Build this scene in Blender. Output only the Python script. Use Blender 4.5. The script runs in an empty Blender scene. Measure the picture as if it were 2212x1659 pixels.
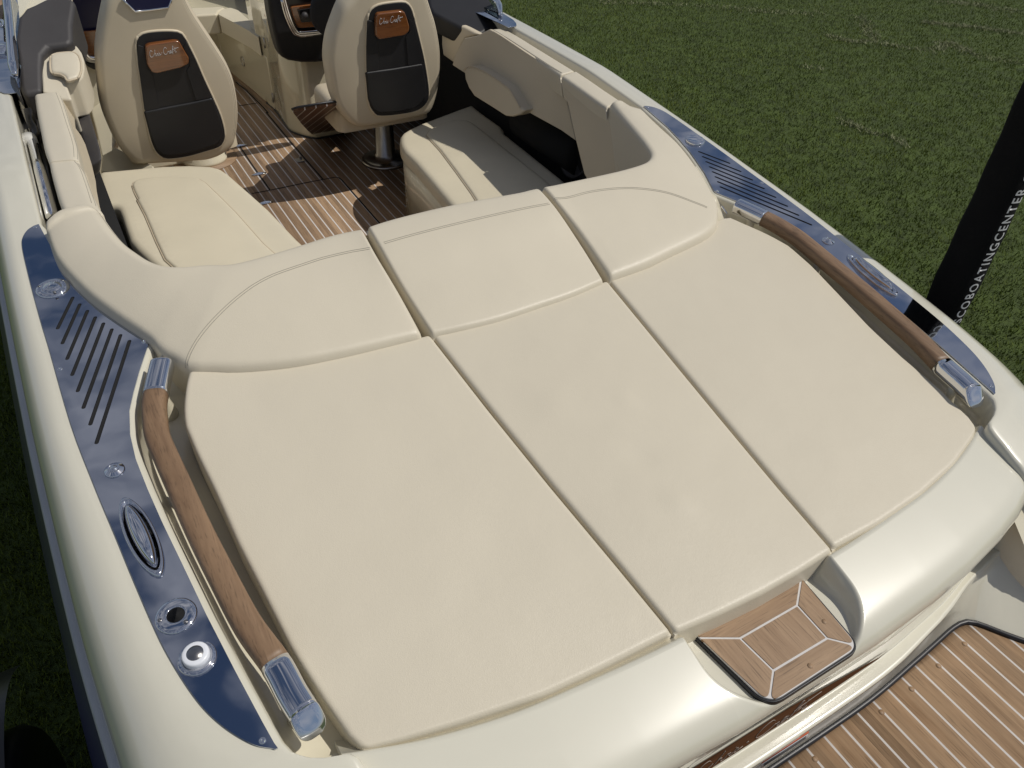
import bpy, bmesh, math, random
import numpy as np
from mathutils import Vector, Matrix
from mathutils.bvhtree import BVHTree
random.seed(7)
S = bpy.context.scene
COL = S.collection

# ------------------------------------------------------------------ camera
CR_ = np.array([[0.867025, 0.299749, -0.398018], [-0.497315, 0.56988, -0.654152], [0.030741, 0.765106, 0.64317]])
CC_ = np.array([-0.983326, -1.941096, 1.260974])
FPX = 1660.0                      # focal length on a 2212 x 1659 picture
cd = bpy.data.cameras.new("camera")
cam = bpy.data.objects.new("camera", cd); COL.objects.link(cam)
cd.sensor_width = 36.0; cd.lens = FPX / 2212 * 36.0
cd.clip_start = 0.02; cd.clip_end = 600
M4 = Matrix.Identity(4)
for i in range(3):
    for j in range(3): M4[i][j] = CR_[i, j]
    M4[i][3] = CC_[i]
cam.matrix_world = M4
S.camera = cam

# ------------------------------------------------------------------ world, sun, exposure
SUN = Vector((0.66, -0.36, 1.0)).normalized()          # towards the sun
w = bpy.data.worlds.new("World"); S.world = w; w.use_nodes = True
nt = w.node_tree; nt.nodes.clear()
def wn(t, **k):
    n = nt.nodes.new(t)
    for a, b in k.items(): setattr(n, a, b)
    return n
out = wn('ShaderNodeOutputWorld'); bg = wn('ShaderNodeBackground'); sky = wn('ShaderNodeTexSky')
sky.sky_type = 'NISHITA'; sky.sun_disc = False
sky.sun_elevation = math.asin(SUN.z); sky.sun_rotation = math.atan2(SUN.x, SUN.y)
sky.altitude = 300; sky.air_density = 1.0; sky.dust_density = 1.2; sky.ozone_density = 3.0
tc = wn('ShaderNodeTexCoord'); mp = wn('ShaderNodeMapping'); mp.inputs['Scale'].default_value = (1.0, 1.5, 1.0)
no = wn('ShaderNodeTexNoise'); no.inputs['Scale'].default_value = 5.5; no.inputs['Detail'].default_value = 7
no.inputs['Roughness'].default_value = 0.6; no.inputs['Distortion'].default_value = 0.5
rp = wn('ShaderNodeValToRGB'); rp.color_ramp.elements[0].position = 0.42; rp.color_ramp.elements[1].position = 0.64
rp.color_ramp.elements[0].color = (0, 0, 0, 1); rp.color_ramp.elements[1].color = (0.75, 0.75, 0.75, 1)
mx = wn('ShaderNodeMixRGB'); mx.inputs[2].default_value = (9.0, 9.0, 9.6, 1)
L = nt.links.new
sx = wn('ShaderNodeSeparateXYZ'); za = wn('ShaderNodeMath'); za.operation = 'ADD'; za.inputs[1].default_value = .12
zm = wn('ShaderNodeMath'); zm.operation = 'MAXIMUM'; zm.inputs[1].default_value = .05; zi = wn('ShaderNodeMath'); zi.operation = 'DIVIDE'; zi.inputs[0].default_value = 1.0
sv = wn('ShaderNodeVectorMath'); sv.operation = 'SCALE'
L(tc.outputs['Generated'], sx.inputs[0]); L(sx.outputs[2], za.inputs[0]); L(za.outputs[0], zm.inputs[0]); L(zm.outputs[0], zi.inputs[1]); L(tc.outputs['Generated'], sv.inputs[0]); L(zi.outputs[0], sv.inputs['Scale'])
L(sv.outputs[0], mp.inputs['Vector']); L(mp.outputs[0], no.inputs['Vector'])
L(no.outputs['Fac'], rp.inputs['Fac']); L(rp.outputs['Color'], mx.inputs[0]); L(sky.outputs[0], mx.inputs[1])
L(mx.outputs[0], bg.inputs['Color']); L(bg.outputs[0], out.inputs['Surface'])
bg.inputs['Strength'].default_value = 0.06
sl = bpy.data.lights.new("sun", 'SUN'); sl.energy = 3.6; sl.angle = math.radians(0.53); sl.color = (1.0, 0.955, 0.88)
so = bpy.data.objects.new("sun", sl); COL.objects.link(so)
so.rotation_euler = SUN.to_track_quat('Z', 'Y').to_euler(); so.location = (3, -3, 8)
S.view_settings.view_transform = 'Standard'; S.view_settings.look = 'None'
S.view_settings.exposure = -0.25; S.view_settings.gamma = 1.0

# ------------------------------------------------------------------ real-world positions of what the photo shows
CROPS = dict(A=(0,0,1.8436),B=(900,0,1.8436),C=(1700,0,1.8433),Dd=(2800,0,1.7068),E=(0,800,1.8436),F=(0,1700,1.2093),
 G=(2600,2000,1.4786),H=(2500,700,1.2763),I=(900,450,3.16),J=(3000,2450,2.018),K=(2300,1900,2.212),L=(3500,0,1.185),
 M=(500,2350,2.212),N=(1700,2650,1.8433),O=(0,2400,2.468),Q=(3700,1700,1.8434),D=(0,0,1/1.8517),S=(2500,2750,2.765),
 T=(0,300,2.764),U=(3000,1100,2.018),V=(0,0,4.148),W=(750,0,3.16),X=(1650,0,3.687))
def ray(c, x, y):
    a, b, s = CROPS[c]; x = (a + x / s) / 1.8517; y = (b + y / s) / 1.8517
    return CR_ @ np.array([(x - 1106) / FPX, -(y - 829.5) / FPX, -1.0])
def at(c, x, y, z, k=0.0):
    "surveyed point on the level z + k*y"
    d = ray(c, x, y); t = (z + k * CC_[1] - CC_[2]) / (d[2] - k * d[1]); return Vector(CC_ + t * d)
def atp(c, x, y, p, n):
    "surveyed point on the plane through p with normal n"
    d = ray(c, x, y); n = np.array(n, float); t = ((np.array(p) - CC_) @ n) / (d @ n); return Vector(CC_ + t * d)
def ats(c, pts, z, k=0.0): return [at(c, x, y, z, k) for x, y in pts]
def atps(c, pts, p, n): return [atp(c, x, y, p, n) for x, y in pts]
DK0, DK1 = 0.027, 0.085            # side deck sheer
SP0, SP1 = 0.0515, 0.129           # sun pad slope
def dz(y):
    if y < 1.0: return DK0 + DK1 * y
    return 0.112 + 0.02 * (1 - math.exp(-(y - 1.0)))
FLOOR, SEAT, PLAT = -0.78, -0.38, -0.55

# ------------------------------------------------------------------ materials
def mat(name, col, rough=0.5, metal=0.0, bump=None, coat=0.0, spec=0.5, var=None, sheen=0):
    m = bpy.data.materials.new(name); m.use_nodes = True; t = m.node_tree; b = t.nodes['Principled BSDF']
    b.inputs['Base Color'].default_value = (*col, 1); b.inputs['Roughness'].default_value = rough
    b.inputs['Metallic'].default_value = metal; b.inputs['Specular IOR Level'].default_value = spec
    if coat: b.inputs['Coat Weight'].default_value = coat; b.inputs['Coat Roughness'].default_value = 0.03
    tc = t.nodes.new('ShaderNodeTexCoord')
    if var:
        n = t.nodes.new('ShaderNodeTexNoise'); n.inputs['Scale'].default_value = var[0]; n.inputs['Detail'].default_value = 5
        r = t.nodes.new('ShaderNodeMapRange'); r.inputs[1].default_value = .3; r.inputs[2].default_value = .7
        r.inputs[3].default_value = 1 - var[1]; r.inputs[4].default_value = 1 + var[1]
        v = t.nodes.new('ShaderNodeVectorMath'); v.operation = 'SCALE'; v.inputs[0].default_value = col
        t.links.new(tc.outputs['Object'], n.inputs['Vector']); t.links.new(n.outputs['Fac'], r.inputs[0])
        t.links.new(r.outputs[0], v.inputs['Scale']); t.links.new(v.outputs[0], b.inputs['Base Color'])
        if len(var) > 2:
            r2 = t.nodes.new('ShaderNodeMapRange'); r2.inputs[1].default_value = .35; r2.inputs[2].default_value = .65
            r2.inputs[3].default_value = rough * (1 - var[2]); r2.inputs[4].default_value = rough * (1 + var[2])
            t.links.new(n.outputs['Fac'], r2.inputs[0]); t.links.new(r2.outputs[0], b.inputs['Roughness'])
    prev = None
    for (kind, sc, dist, strength) in (bump or []):
        if kind == 'voronoi':
            n = t.nodes.new('ShaderNodeTexVoronoi'); n.feature = 'DISTANCE_TO_EDGE'; n.inputs['Scale'].default_value = sc; o = n.outputs['Distance']
            nn = t.nodes.new('ShaderNodeTexNoise'); nn.inputs['Scale'].default_value = sc * .4; nn.inputs['Detail'].default_value = 3
            mm = t.nodes.new('ShaderNodeMixRGB'); mm.blend_type = 'ADD'; mm.inputs[0].default_value = 1.6 / sc * 3
            t.links.new(tc.outputs['Object'], nn.inputs['Vector']); t.links.new(tc.outputs['Object'], mm.inputs[1])
            t.links.new(nn.outputs['Color'], mm.inputs[2]); t.links.new(mm.outputs[0], n.inputs['Vector'])
            cl = t.nodes.new('ShaderNodeMath'); cl.operation = 'MINIMUM'; cl.inputs[1].default_value = .25
            t.links.new(o, cl.inputs[0]); o = cl.outputs[0]
        else:
            n = t.nodes.new('ShaderNodeTexNoise'); n.inputs['Scale'].default_value = sc; n.inputs['Detail'].default_value = 6 if kind == 'noise' else 2
            n.inputs['Roughness'].default_value = .55; o = n.outputs['Fac']
            t.links.new(tc.outputs['Object'], n.inputs['Vector'])
        bp = t.nodes.new('ShaderNodeBump'); bp.inputs['Strength'].default_value = strength; bp.inputs['Distance'].default_value = dist
        t.links.new(o, bp.inputs['Height'])
        if prev: t.links.new(prev.outputs[0], bp.inputs['Normal'])
        prev = bp
    if prev: t.links.new(prev.outputs[0], b.inputs['Normal'])
    return m
LEATHER = [('soft', 3.0, .05, .16), ('noise', 16, .006, .13), ('voronoi', 200, .0016, .28), ('noise', 900, .0006, .3)]
M_VINYL = mat('cream_vinyl', (.605, .55, .435), .42, bump=LEATHER, spec=.4, var=(2.2, .015))
M_SEAT = mat('tan_cream_vinyl', (.59, .515, .385), .42, bump=[('noise', 500, .0005, .3)], spec=.4, var=(4, .03))
M_BENCH = mat('bench_vinyl', (.64, .58, .44), .42, bump=[('soft', 5, .02, .15), ('noise', 600, .0005, .3)], spec=.4, var=(4, .03))
M_CHAR = mat('charcoal_vinyl', (.014, .014, .016), .5, bump=[('noise', 600, .0006, .4)], spec=.4, var=(9, .12))
M_DASH = mat('dark_grey_dash', (.05, .047, .048), .55, bump=[('noise', 700, .0006, .4)], spec=.4, var=(5, .1))
M_BLACK = mat('black_plastic', (.012, .012, .013), .32, var=(9, .1))
M_VOID = mat('void_black', (.006, .006, .006), .9, var=(9, .1))  # near-black for slots, openings and voids, their shade put into the colour
M_GEL = mat('cream_gelcoat', (.635, .61, .505), .30, coat=1.0, var=(1.7, .02), bump=[('soft', 2.2, .012, .15)])
M_GEL2 = mat('warm_cream_gelcoat', (.66, .61, .47), .22, coat=.6, var=(2.5, .02))
M_MIRROR = mat('polished_steel', (.50, .53, .60), .035, metal=1.0, bump=[('soft', 5.0, .01, .07)])
M_CHROME = mat('chrome', (.74, .75, .78), .05, metal=1.0)
M_STEEL = mat('brushed_steel', (.36, .35, .34), .28, metal=1.0, var=(30, .06))
M_RUB = mat('grey_rub_rail', (.42, .43, .44), .38, var=(6, .06), bump=[('noise', 60, .002, .2)])
M_NAVY = mat('navy_gelcoat', (.008, .011, .055), .3, spec=.3, var=(2, .05))
M_RUBBER = mat('black_rubber', (.010, .010, .013), .42, var=(40, .15))
M_CAULK = mat('white_caulk', (.60, .58, .56), .5, var=(60, .05))
M_THREAD = mat('grey_thread', (.29, .27, .22), .7)
M_PIPE = mat('tan_piping', (.52, .44, .32), .5)
M_WHITE = mat('white_plastic', (.72, .74, .78), .3)
M_PRINT = mat('white_print', (.72, .72, .72), .6)
M_FABRIC = mat('black_fabric', (.0045, .0045, .005), .9, spec=.2, bump=[('noise', 14, .01, .4), ('noise', 900, .001, .5)], var=(8, .2))
M_RED = mat('orange_red_sticker', (.52, .10, .04), .4)
M_STICK = mat('grey_sticker', (.42, .43, .45), .4)
M_GLASS = bpy.data.materials.new('smoked_glass'); M_GLASS.use_nodes = True
b_ = M_GLASS.node_tree.nodes['Principled BSDF']; b_.inputs['Base Color'].default_value = (.35, .40, .36, 1)
b_.inputs['Transmission Weight'].default_value = 1; b_.inputs['Roughness'].default_value = .01; b_.inputs['IOR'].default_value = 1.1

def wood(name, c1, c2, rough, axis, coat=0.0, plank=None, scale=1.0, wline=.09, cau=(.60, .57, .55)):
    "grain stretched along axis; plank=(pitch, offset) cuts it into boards along y with white caulking"
    m = bpy.data.materials.new(name); m.use_nodes = True; t = m.node_tree; b = t.nodes['Principled BSDF']
    N = t.nodes.new; K = t.links.new
    def math_(op, a, b2=None):
        n = N('ShaderNodeMath'); n.operation = op
        for i, v in enumerate((a, b2)):
            if v is None: continue
            if hasattr(v, 'links'): K(v, n.inputs[i])
            else: n.inputs[i].default_value = v
        return n.outputs[0]
    tc = N('ShaderNodeTexCoord'); mp = N('ShaderNodeMapping'); sc = [70, 70, 70]; sc[axis] = 3.2
    mp.inputs['Scale'].default_value = [q * scale for q in sc]
    vec = tc.outputs['Object']
    if plank:
        sp = N('ShaderNodeSeparateXYZ'); K(vec, sp.inputs[0])
        u = math_('ADD', math_('DIVIDE', sp.outputs[0], plank[0]), plank[1])
        fl = math_('FLOOR', u); fr = math_('FRACT', u)
        wnz = N('ShaderNodeTexWhiteNoise'); wnz.noise_dimensions = '1D'; K(fl, wnz.inputs['W'])
        cb = N('ShaderNodeCombineXYZ'); K(math_('MULTIPLY', wnz.outputs['Value'], 30.0), cb.inputs[1]); K(math_('MULTIPLY', wnz.outputs['Value'], 7.0), cb.inputs[2])
        ad = N('ShaderNodeVectorMath'); ad.operation = 'ADD'; K(vec, ad.inputs[0]); K(cb.outputs[0], ad.inputs[1]); vec2 = ad.outputs[0]
    else: vec2 = vec
    K(vec2, mp.inputs['Vector'])
    n1 = N('ShaderNodeTexNoise'); n1.inputs['Scale'].default_value = 1.0; n1.inputs['Detail'].default_value = 6; n1.inputs['Roughness'].default_value = .62; n1.inputs['Distortion'].default_value = .6
    K(mp.outputs[0], n1.inputs['Vector'])
    n2 = N('ShaderNodeTexNoise'); n2.inputs['Scale'].default_value = 4.5; n2.inputs['Detail'].default_value = 3
    K(mp.outputs[0], n2.inputs['Vector'])
    n3 = N('ShaderNodeTexNoise'); n3.inputs['Scale'].default_value = 3.0 * scale; n3.inputs['Detail'].default_value = 3; K(vec2, n3.inputs['Vector'])
    r1 = N('ShaderNodeValToRGB'); r1.color_ramp.elements[0].position = .3; r1.color_ramp.elements[1].position = .72
    r1.color_ramp.elements[0].color = (*c1, 1); r1.color_ramp.elements[1].color = (*c2, 1)
    mixf = math_('ADD', math_('MULTIPLY', n1.outputs['Fac'], .65), math_('MULTIPLY', n3.outputs['Fac'], .35))
    K(mixf, r1.inputs['Fac'])
    pore = N('ShaderNodeMapRange'); pore.inputs[1].default_value = .56; pore.inputs[2].default_value = .70; pore.inputs[3].default_value = 1; pore.inputs[4].default_value = .62
    K(n2.outputs['Fac'], pore.inputs[0])
    f = pore.outputs[0]
    if plank: f = math_('MULTIPLY', f, math_('ADD', math_('MULTIPLY', wnz.outputs['Value'], .34), .83))
    v = N('ShaderNodeVectorMath'); v.operation = 'SCALE'; K(r1.outputs['Color'], v.inputs[0]); K(f, v.inputs['Scale'])
    colr = v.outputs[0]; hgt = n1.outputs['Fac']
    b.inputs['Roughness'].default_value = rough
    if plank:
        line = math_('LESS_THAN', math_('ABSOLUTE', math_('SUBTRACT', fr, .5)), wline / 2)
        mm = N('ShaderNodeMixRGB'); K(line, mm.inputs[0]); K(colr, mm.inputs[1]); mm.inputs[2].default_value = (*cau, 1); colr = mm.outputs[0]
    K(colr, b.inputs['Base Color'])
    bp = N('ShaderNodeBump'); bp.inputs['Strength'].default_value = .35; bp.inputs['Distance'].default_value = .0008
    K(hgt, bp.inputs['Height'])
    if not coat: K(bp.outputs[0], b.inputs['Normal'])
    else: b.inputs['Coat Weight'].default_value = coat; b.inputs['Coat Roughness'].default_value = .04
    return m
TK1, TK2 = (.205, .125, .068), (.41, .28, .172)
M_TEAK_RAIL = wood('oiled_teak', (.135, .078, .042), (.275, .175, .10), .5, 1)
M_TEAK_X = wood('teak_board_across', TK1, TK2, .6, 0)
M_TEAK_Y = wood('teak_board_lengthwise', TK1, TK2, .6, 1)
M_VARN = wood('varnished_teak', (.13, .042, .012), (.27, .10, .028), .12, 0, coat=1.0, scale=.7)
M_VARN_D = wood('dark_varnished_teak', (.10, .045, .022), (.17, .082, .042), .35, 0, scale=.6)

# ------------------------------------------------------------------ mesh helpers
PARENT = [None]
def link(name, me, m, parent=None, smooth=True, sharp=None):
    o = bpy.data.objects.new(name, me); COL.objects.link(o)
    for q in (m if isinstance(m, (list, tuple)) else [m]): me.materials.append(q)
    if smooth:
        for p in me.polygons: p.use_smooth = True
    if parent is not None: o.parent = parent; 
    elif PARENT[0] is not None: o.parent = PARENT[0]
    return o
def mesh(name, verts, faces, m, parent=None, smooth=True, mi=None, fix=True):
    me = bpy.data.meshes.new(name); me.from_pydata([tuple(v) for v in verts], [], faces)
    if mi: me.polygons.foreach_set('material_index', mi)
    if fix:
        b = bmesh.new(); b.from_mesh(me); bmesh.ops.recalc_face_normals(b, faces=b.faces); b.to_mesh(me); b.free()
    me.update()
    return link(name, me, m, parent, smooth)
class MB:
    "collects pieces into one mesh"
    def __init__(s): s.v = []; s.f = []; s.mi = []
    def add(s, v, f, mi=0):
        o = len(s.v); s.v += [tuple(q) for q in v]; s.f += [tuple(i + o for i in g) for g in f]; s.mi += [mi] * len(f)
    def grid(s, rows, closed=False, mi=0, caps=False):
        n = len(rows[0]); v = [p for r in rows for p in r]; f = []
        for i in range(len(rows) - 1):
            for j in range(n if closed else n - 1):
                k = (j + 1) % n; f.append((i * n + j, i * n + k, (i + 1) * n + k, (i + 1) * n + j))
        if caps: f.append(tuple(range(n))[::-1]); f.append(tuple((len(rows) - 1) * n + j for j in range(n)))
        s.add(v, f, mi)
    def tube(s, pts, r, n=10, mi=0, caps=True, prof=None):
        s.grid(sweep(pts, r, n, prof), True, mi, caps)
    def box(s, c, h, R=None, mi=0):
        v = []
        for a in (-1, 1):
            for b in (-1, 1):
                for d in (-1, 1):
                    q = Vector((a * h[0], b * h[1], d * h[2]))
                    if R: q = R @ q
                    v.append(Vector(c) + q)
        s.add(v, [(0, 1, 3, 2), (4, 6, 7, 5), (0, 4, 5, 1), (2, 3, 7, 6), (0, 2, 6, 4), (1, 5, 7, 3)], mi)
    def lathe(s, c, prof, axis=Vector((0, 0, 1)), n=32, mi=0, sx=1.0):
        axis = Vector(axis).normalized(); a = axis.orthogonal().normalized(); b = axis.cross(a)
        rows = [[Vector(c) + axis * h + (a * math.cos(2 * math.pi * j / n) + b * math.sin(2 * math.pi * j / n)) * r for j in range(n)] for r, h in prof]
        s.grid(rows, True, mi, True)
    def build(s, name, m, parent=None, smooth=True, bevel=0, seg=2, angle=35, wn_=True, sub=0):
        o = mesh(name, s.v, s.f, m, parent, smooth, s.mi)
        if bevel: bev(o, bevel, seg, angle)
        if sub:
            q = o.modifiers.new('s', 'SUBSURF'); q.levels = sub; q.render_levels = sub
        return o
def bev(o, wd, seg=2, angle=35):
    q = o.modifiers.new('bevel', 'BEVEL'); q.width = wd; q.segments = seg; q.limit_method = 'ANGLE'; q.angle_limit = math.radians(angle)
    q.harden_normals = False
    q = o.modifiers.new('wn', 'WEIGHTED_NORMAL'); q.keep_sharp = True; q.weight = 80
def frames(pts):
    T = []
    for i in range(len(pts)):
        a = pts[max(i - 1, 0)]; b = pts[min(i + 1, len(pts) - 1)]; T.append((b - a).normalized())
    return T
def sweep(pts, r, n=10, prof=None, up=Vector((0, 0, 1))):
    pts = [Vector(p) for p in pts]; T = frames(pts); rows = []
    pr = prof or [(math.cos(2 * math.pi * j / n), math.sin(2 * math.pi * j / n)) for j in range(n)]
    for i, (p, t) in enumerate(zip(pts, T)):
        rr = r[i] if isinstance(r, (list, tuple)) else r
        u_ = up if abs(t.dot(up)) < .95 else Vector((0, 1, 0))
        s = t.cross(u_).normalized(); u = s.cross(t).normalized()
        rows.append([p + s * a * rr + u * b * rr for a, b in pr])
    return rows
def cat(pts, n=8, closed=False):
    "Catmull-Rom through the points"
    pts = [Vector(p) for p in pts]; N = len(pts); out = []
    g = (lambda i: pts[i % N]) if closed else (lambda i: pts[min(max(i, 0), N - 1)])
    for i in range(N if closed else N - 1):
        a, b, c, d = g(i - 1), g(i), g(i + 1), g(i + 2)
        for k in range(n):
            t = k / n
            out.append(.5 * ((2 * b) + (c - a) * t + (2 * a - 5 * b + 4 * c - d) * t * t + (3 * b - a - 3 * c + d) * t ** 3))
    if not closed: out.append(pts[-1])
    return out
def resamp(pts, n, closed=False):
    pts = [Vector(p) for p in pts]
    if closed: pts = pts + [pts[0]]
    d = [0]
    for a, b in zip(pts, pts[1:]): d.append(d[-1] + (b - a).length)
    out = []; m = n if closed else n - 1; k = 0
    for i in range(n):
        s = d[-1] * i / m
        while k < len(d) - 2 and d[k + 1] < s: k += 1
        t = (s - d[k]) / max(d[k + 1] - d[k], 1e-9); out.append(pts[k].lerp(pts[k + 1], min(t, 1)))
    return out
def mirror(pts): return [Vector((-p[0], p[1], p[2])) for p in pts]
def inset(loop, d):
    "offset a closed loop inwards (in its mean plane) by d"
    n = len(loop); c = sum(loop, Vector()) / n; nm = Vector()
    for i in range(n): nm += (loop[i] - c).cross(loop[(i + 1) % n] - c)
    nm.normalize(); out = []
    for i in range(n):
        t = (loop[(i + 1) % n] - loop[i - 1]).normalized(); out.append(loop[i] + nm.cross(t) * d)
    return out, nm
def prism(name, loop, depth, m, parent=None, bevel=.004, seg=3, angle=35, mb=None):
    "solid with outline loop (3D) pushed by the vector depth"
    loop = [Vector(p) for p in loop]; n = len(loop); dv = Vector(depth); b = MB()
    v = loop + [p + dv for p in loop]
    b.add(v, [tuple(range(n)), tuple(range(2 * n - 1, n - 1, -1))] + [(i, (i + 1) % n, n + (i + 1) % n, n + i) for i in range(n)])
    return b.build(name, m, parent, bevel=bevel, seg=seg, angle=angle)
def dome(name, loop, m, parent=None, r=.02, drop=.05, crown=.0, out=None, steps=5, fill=8, mb=None, mi=0):
    "soft cushion: rounded rim of radius r, skirt of length drop, slightly crowned top; loop is the widest outline"
    loop = [Vector(p) for p in loop]; n = len(loop); _, nm = inset(loop, 0)
    if out is not None and nm.dot(Vector(out)) < 0: loop.reverse(); _, nm = inset(loop, 0)
    rows = [[p - nm * drop for p in loop]] if drop else []
    cur = loop; last = 0
    for k in range(steps + 1):
        a = math.pi / 2 * k / steps; ins = r * (1 - math.cos(a)); h = r * math.sin(a)
        l = inset(loop, ins)[0]; rows.append([p + nm * (h - r) for p in l]); cur = l
    c = sum(cur, Vector()) / n
    for k in range(1, fill):
        s = 1 - k / fill; rows.append([c.lerp(p, s) + nm * crown * (1 - s * s) for p in cur])
    b = mb or MB(); o = len(b.v); v = [p for rr in rows for p in rr]; f = []
    for i in range(len(rows) - 1):
        for j in range(n):
            k = (j + 1) % n; f.append((i * n + j, i * n + k, (i + 1) * n + k, (i + 1) * n + j))
    v.append(c + nm * crown); q = len(v) - 1; i = len(rows) - 1
    for j in range(n): f.append((i * n + j, i * n + (j + 1) % n, q))
    b.add(v, f, mi)
    if mb: return None
    return b.build(name, m, parent)
def coons(cb, ct, cl, cr, nu, nv, fu, fv):
    "Coons patch; cb,ct along u (v=0,1), cl,cr along v (u=0,1)"
    def ev(c, t):
        x = t * (len(c) - 1); i = min(int(x), len(c) - 2); return c[i].lerp(c[i + 1], x - i)
    R = []
    for v in fv:
        row = []
        for u in fu:
            p = ev(cb, u) * (1 - v) + ev(ct, u) * v + ev(cl, v) * (1 - u) + ev(cr, v) * u
            p -= cb[0] * (1 - u) * (1 - v) + cb[-1] * u * (1 - v) + ct[0] * (1 - u) * v + ct[-1] * u * v
            row.append(p)
        R.append(row)
    return R
def patch(name, cb, ct, cl, cr, m, parent=None, r=.02, drop=.06, crown=.0, nu=26, nv=26, zf=None, rr=(1, 1, 1, 1), skirt=None):
    "cushion over a four-sided outline; edges rolled by radius r (rr scales per edge: bottom, top, left, right), skirt below"
    cb, ct = resamp(cb, 60), resamp(ct, 60); cl, cr = resamp(cl, 60), resamp(cr, 60)
    Lu = ((cb[0] - cb[-1]).length + (ct[0] - ct[-1]).length) / 2; Lv = ((cl[0] - cl[-1]).length + (cr[0] - cr[-1]).length) / 2
    def params(Lx, n, a, b_):
        e = [0, .02, .08, .18, .32, .5, .75, 1.0]
        f = [q * r * 1.4 * a / Lx for q in e]; g = [1 - q * r * 1.4 * b_ / Lx for q in e][::-1]
        mid = [f[-1] + (g[0] - f[-1]) * i / n for i in range(1, n)]; return f + mid + g
    fu = params(Lu, nu, rr[2], rr[3]); fv = params(Lv, nv, rr[0], rr[1])
    G = coons(cb, ct, cl, cr, nu, nv, fu, fv); rows = []
    for j, row in enumerate(G):
        o = []
        for i, p in enumerate(row):
            du = max(0, 1 - fu[i] * Lu / (r * rr[2])), max(0, 1 - (1 - fu[i]) * Lu / (r * rr[3]))
            dv = max(0, 1 - fv[j] * Lv / (r * rr[0])), max(0, 1 - (1 - fv[j]) * Lv / (r * rr[1]))
            a = max(du); b_ = max(dv); h = math.sqrt(max(0, 1 - min(1, a * a + b_ * b_)))
            z = -r * (1 - h) + crown * (math.sin(math.pi * fu[i]) * math.sin(math.pi * fv[j])) ** .5
            if zf: z += zf(fu[i], fv[j])
            o.append(p + Vector((0, 0, z)))
        rows.append(o)
    b = MB(); b.grid(rows)
    nr, nc = len(rows), len(rows[0])
    rim = [rows[0][i] for i in range(nc)] + [rows[j][-1] for j in range(1, nr)] + [rows[-1][i] for i in range(nc - 2, -1, -1)] + [rows[j][0] for j in range(nr - 2, 0, -1)]
    sk = skirt or (lambda p: Vector((p.x, p.y, p.z - drop)))
    b.grid([rim, [sk(p) for p in rim]], True)
    o = mesh(name, b.v, b.f, m, parent)
    bm = bmesh.new(); bm.from_mesh(o.data); bmesh.ops.remove_doubles(bm, verts=bm.verts, dist=1e-5); bmesh.ops.recalc_face_normals(bm, faces=bm.faces); bm.to_mesh(o.data); bm.free()
    for p in o.data.polygons: p.use_smooth = True
    return o
def soft(name, loop, m, parent=None, r=.02, drop=.05, crown=0., up=(0, 0, 1), grid=.02, steps=4):
    "cushion over any flat outline: height follows the distance to the rim"
    from mathutils.geometry import delaunay_2d_cdt
    loop = [Vector(p) for p in loop]; c = sum(loop, Vector()) / len(loop); _, nm = inset(loop, 0); up = Vector(up)
    if nm.dot(up) < 0: loop.reverse(); nm = -nm
    a = nm.orthogonal().normalized(); b2 = nm.cross(a)
    per = sum((p - q).length for p, q in zip(loop, loop[1:] + loop[:1])); loop = resamp(loop, max(24, int(per / (r * .45))), True)
    P = np.array([((p - c).dot(a), (p - c).dot(b2)) for p in loop]); off = [(p - c).dot(nm) for p in loop]; n = len(P)
    A_, B_ = P, np.roll(P, -1, 0)
    def dist(q):
        d = B_ - A_; t = np.clip(((q - A_) * d).sum(1) / np.maximum((d * d).sum(1), 1e-12), 0, 1); return float(np.sqrt((((A_ + d * t[:, None]) - q) ** 2).sum(1)).min())
    ins = lambda q: inside(q, P)
    pts = [tuple(q) for q in P]; nrm = np.roll(P, -1, 0) - np.roll(P, 1, 0); nrm /= np.linalg.norm(nrm, axis=1)[:, None]; nrm = np.stack([-nrm[:, 1], nrm[:, 0]], 1)
    area = .5 * float((A_[:, 0] * B_[:, 1] - B_[:, 0] * A_[:, 1]).sum()); nrm = nrm if area > 0 else -nrm
    dl = [r * (1 - math.cos(math.pi / 2 * k / steps)) for k in range(1, steps + 1)]
    for d in dl:
        for q in P + nrm * d:
            if ins(q) and dist(q) > d * .93: pts.append(tuple(q))
    x0, y0 = P.min(0); x1, y1 = P.max(0); x = x0
    while x < x1:
        y = y0
        while y < y1:
            q = np.array([x, y])
            if ins(q) and dist(q) > r * 1.25: pts.append((x, y))
            y += grid
        x += grid
    res = delaunay_2d_cdt([Vector(q) for q in pts], [(i, (i + 1) % n) for i in range(n)], [], 1, 1e-7)
    V2, F2 = res[0], res[2]; mxd = max(dist(np.array(q)) for q in V2[n::7]) if len(V2) > n else r
    V = []
    for q in V2:
        d = dist(np.array(q)); h = math.sqrt(max(0, 1 - (1 - min(1, d / r)) ** 2)) - 1
        V.append(c + a * q[0] + b2 * q[1] + nm * (r * h + crown * min(1, d / mxd) ** .7))
    b = MB(); b.add(V, [tuple(f) for f in F2]); b.grid([[c + a * q[0] + b2 * q[1] - nm * r for q in P], [c + a * q[0] + b2 * q[1] - nm * (r + drop) for q in P]], True)
    o = mesh(name, b.v, b.f, m, parent); bm = bmesh.new(); bm.from_mesh(o.data); bmesh.ops.remove_doubles(bm, verts=bm.verts, dist=1e-5); bmesh.ops.recalc_face_normals(bm, faces=bm.faces); bm.to_mesh(o.data); bm.free()
    for p in o.data.polygons: p.use_smooth = True
    return o
def inside(p, poly):
    c = False; n = len(poly)
    for i in range(n):
        a, b_ = poly[i], poly[(i + 1) % n]
        if (a[1] > p[1]) != (b_[1] > p[1]) and p[0] < (b_[0] - a[0]) * (p[1] - a[1]) / (b_[1] - a[1]) + a[0]: c = not c
    return c
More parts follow.
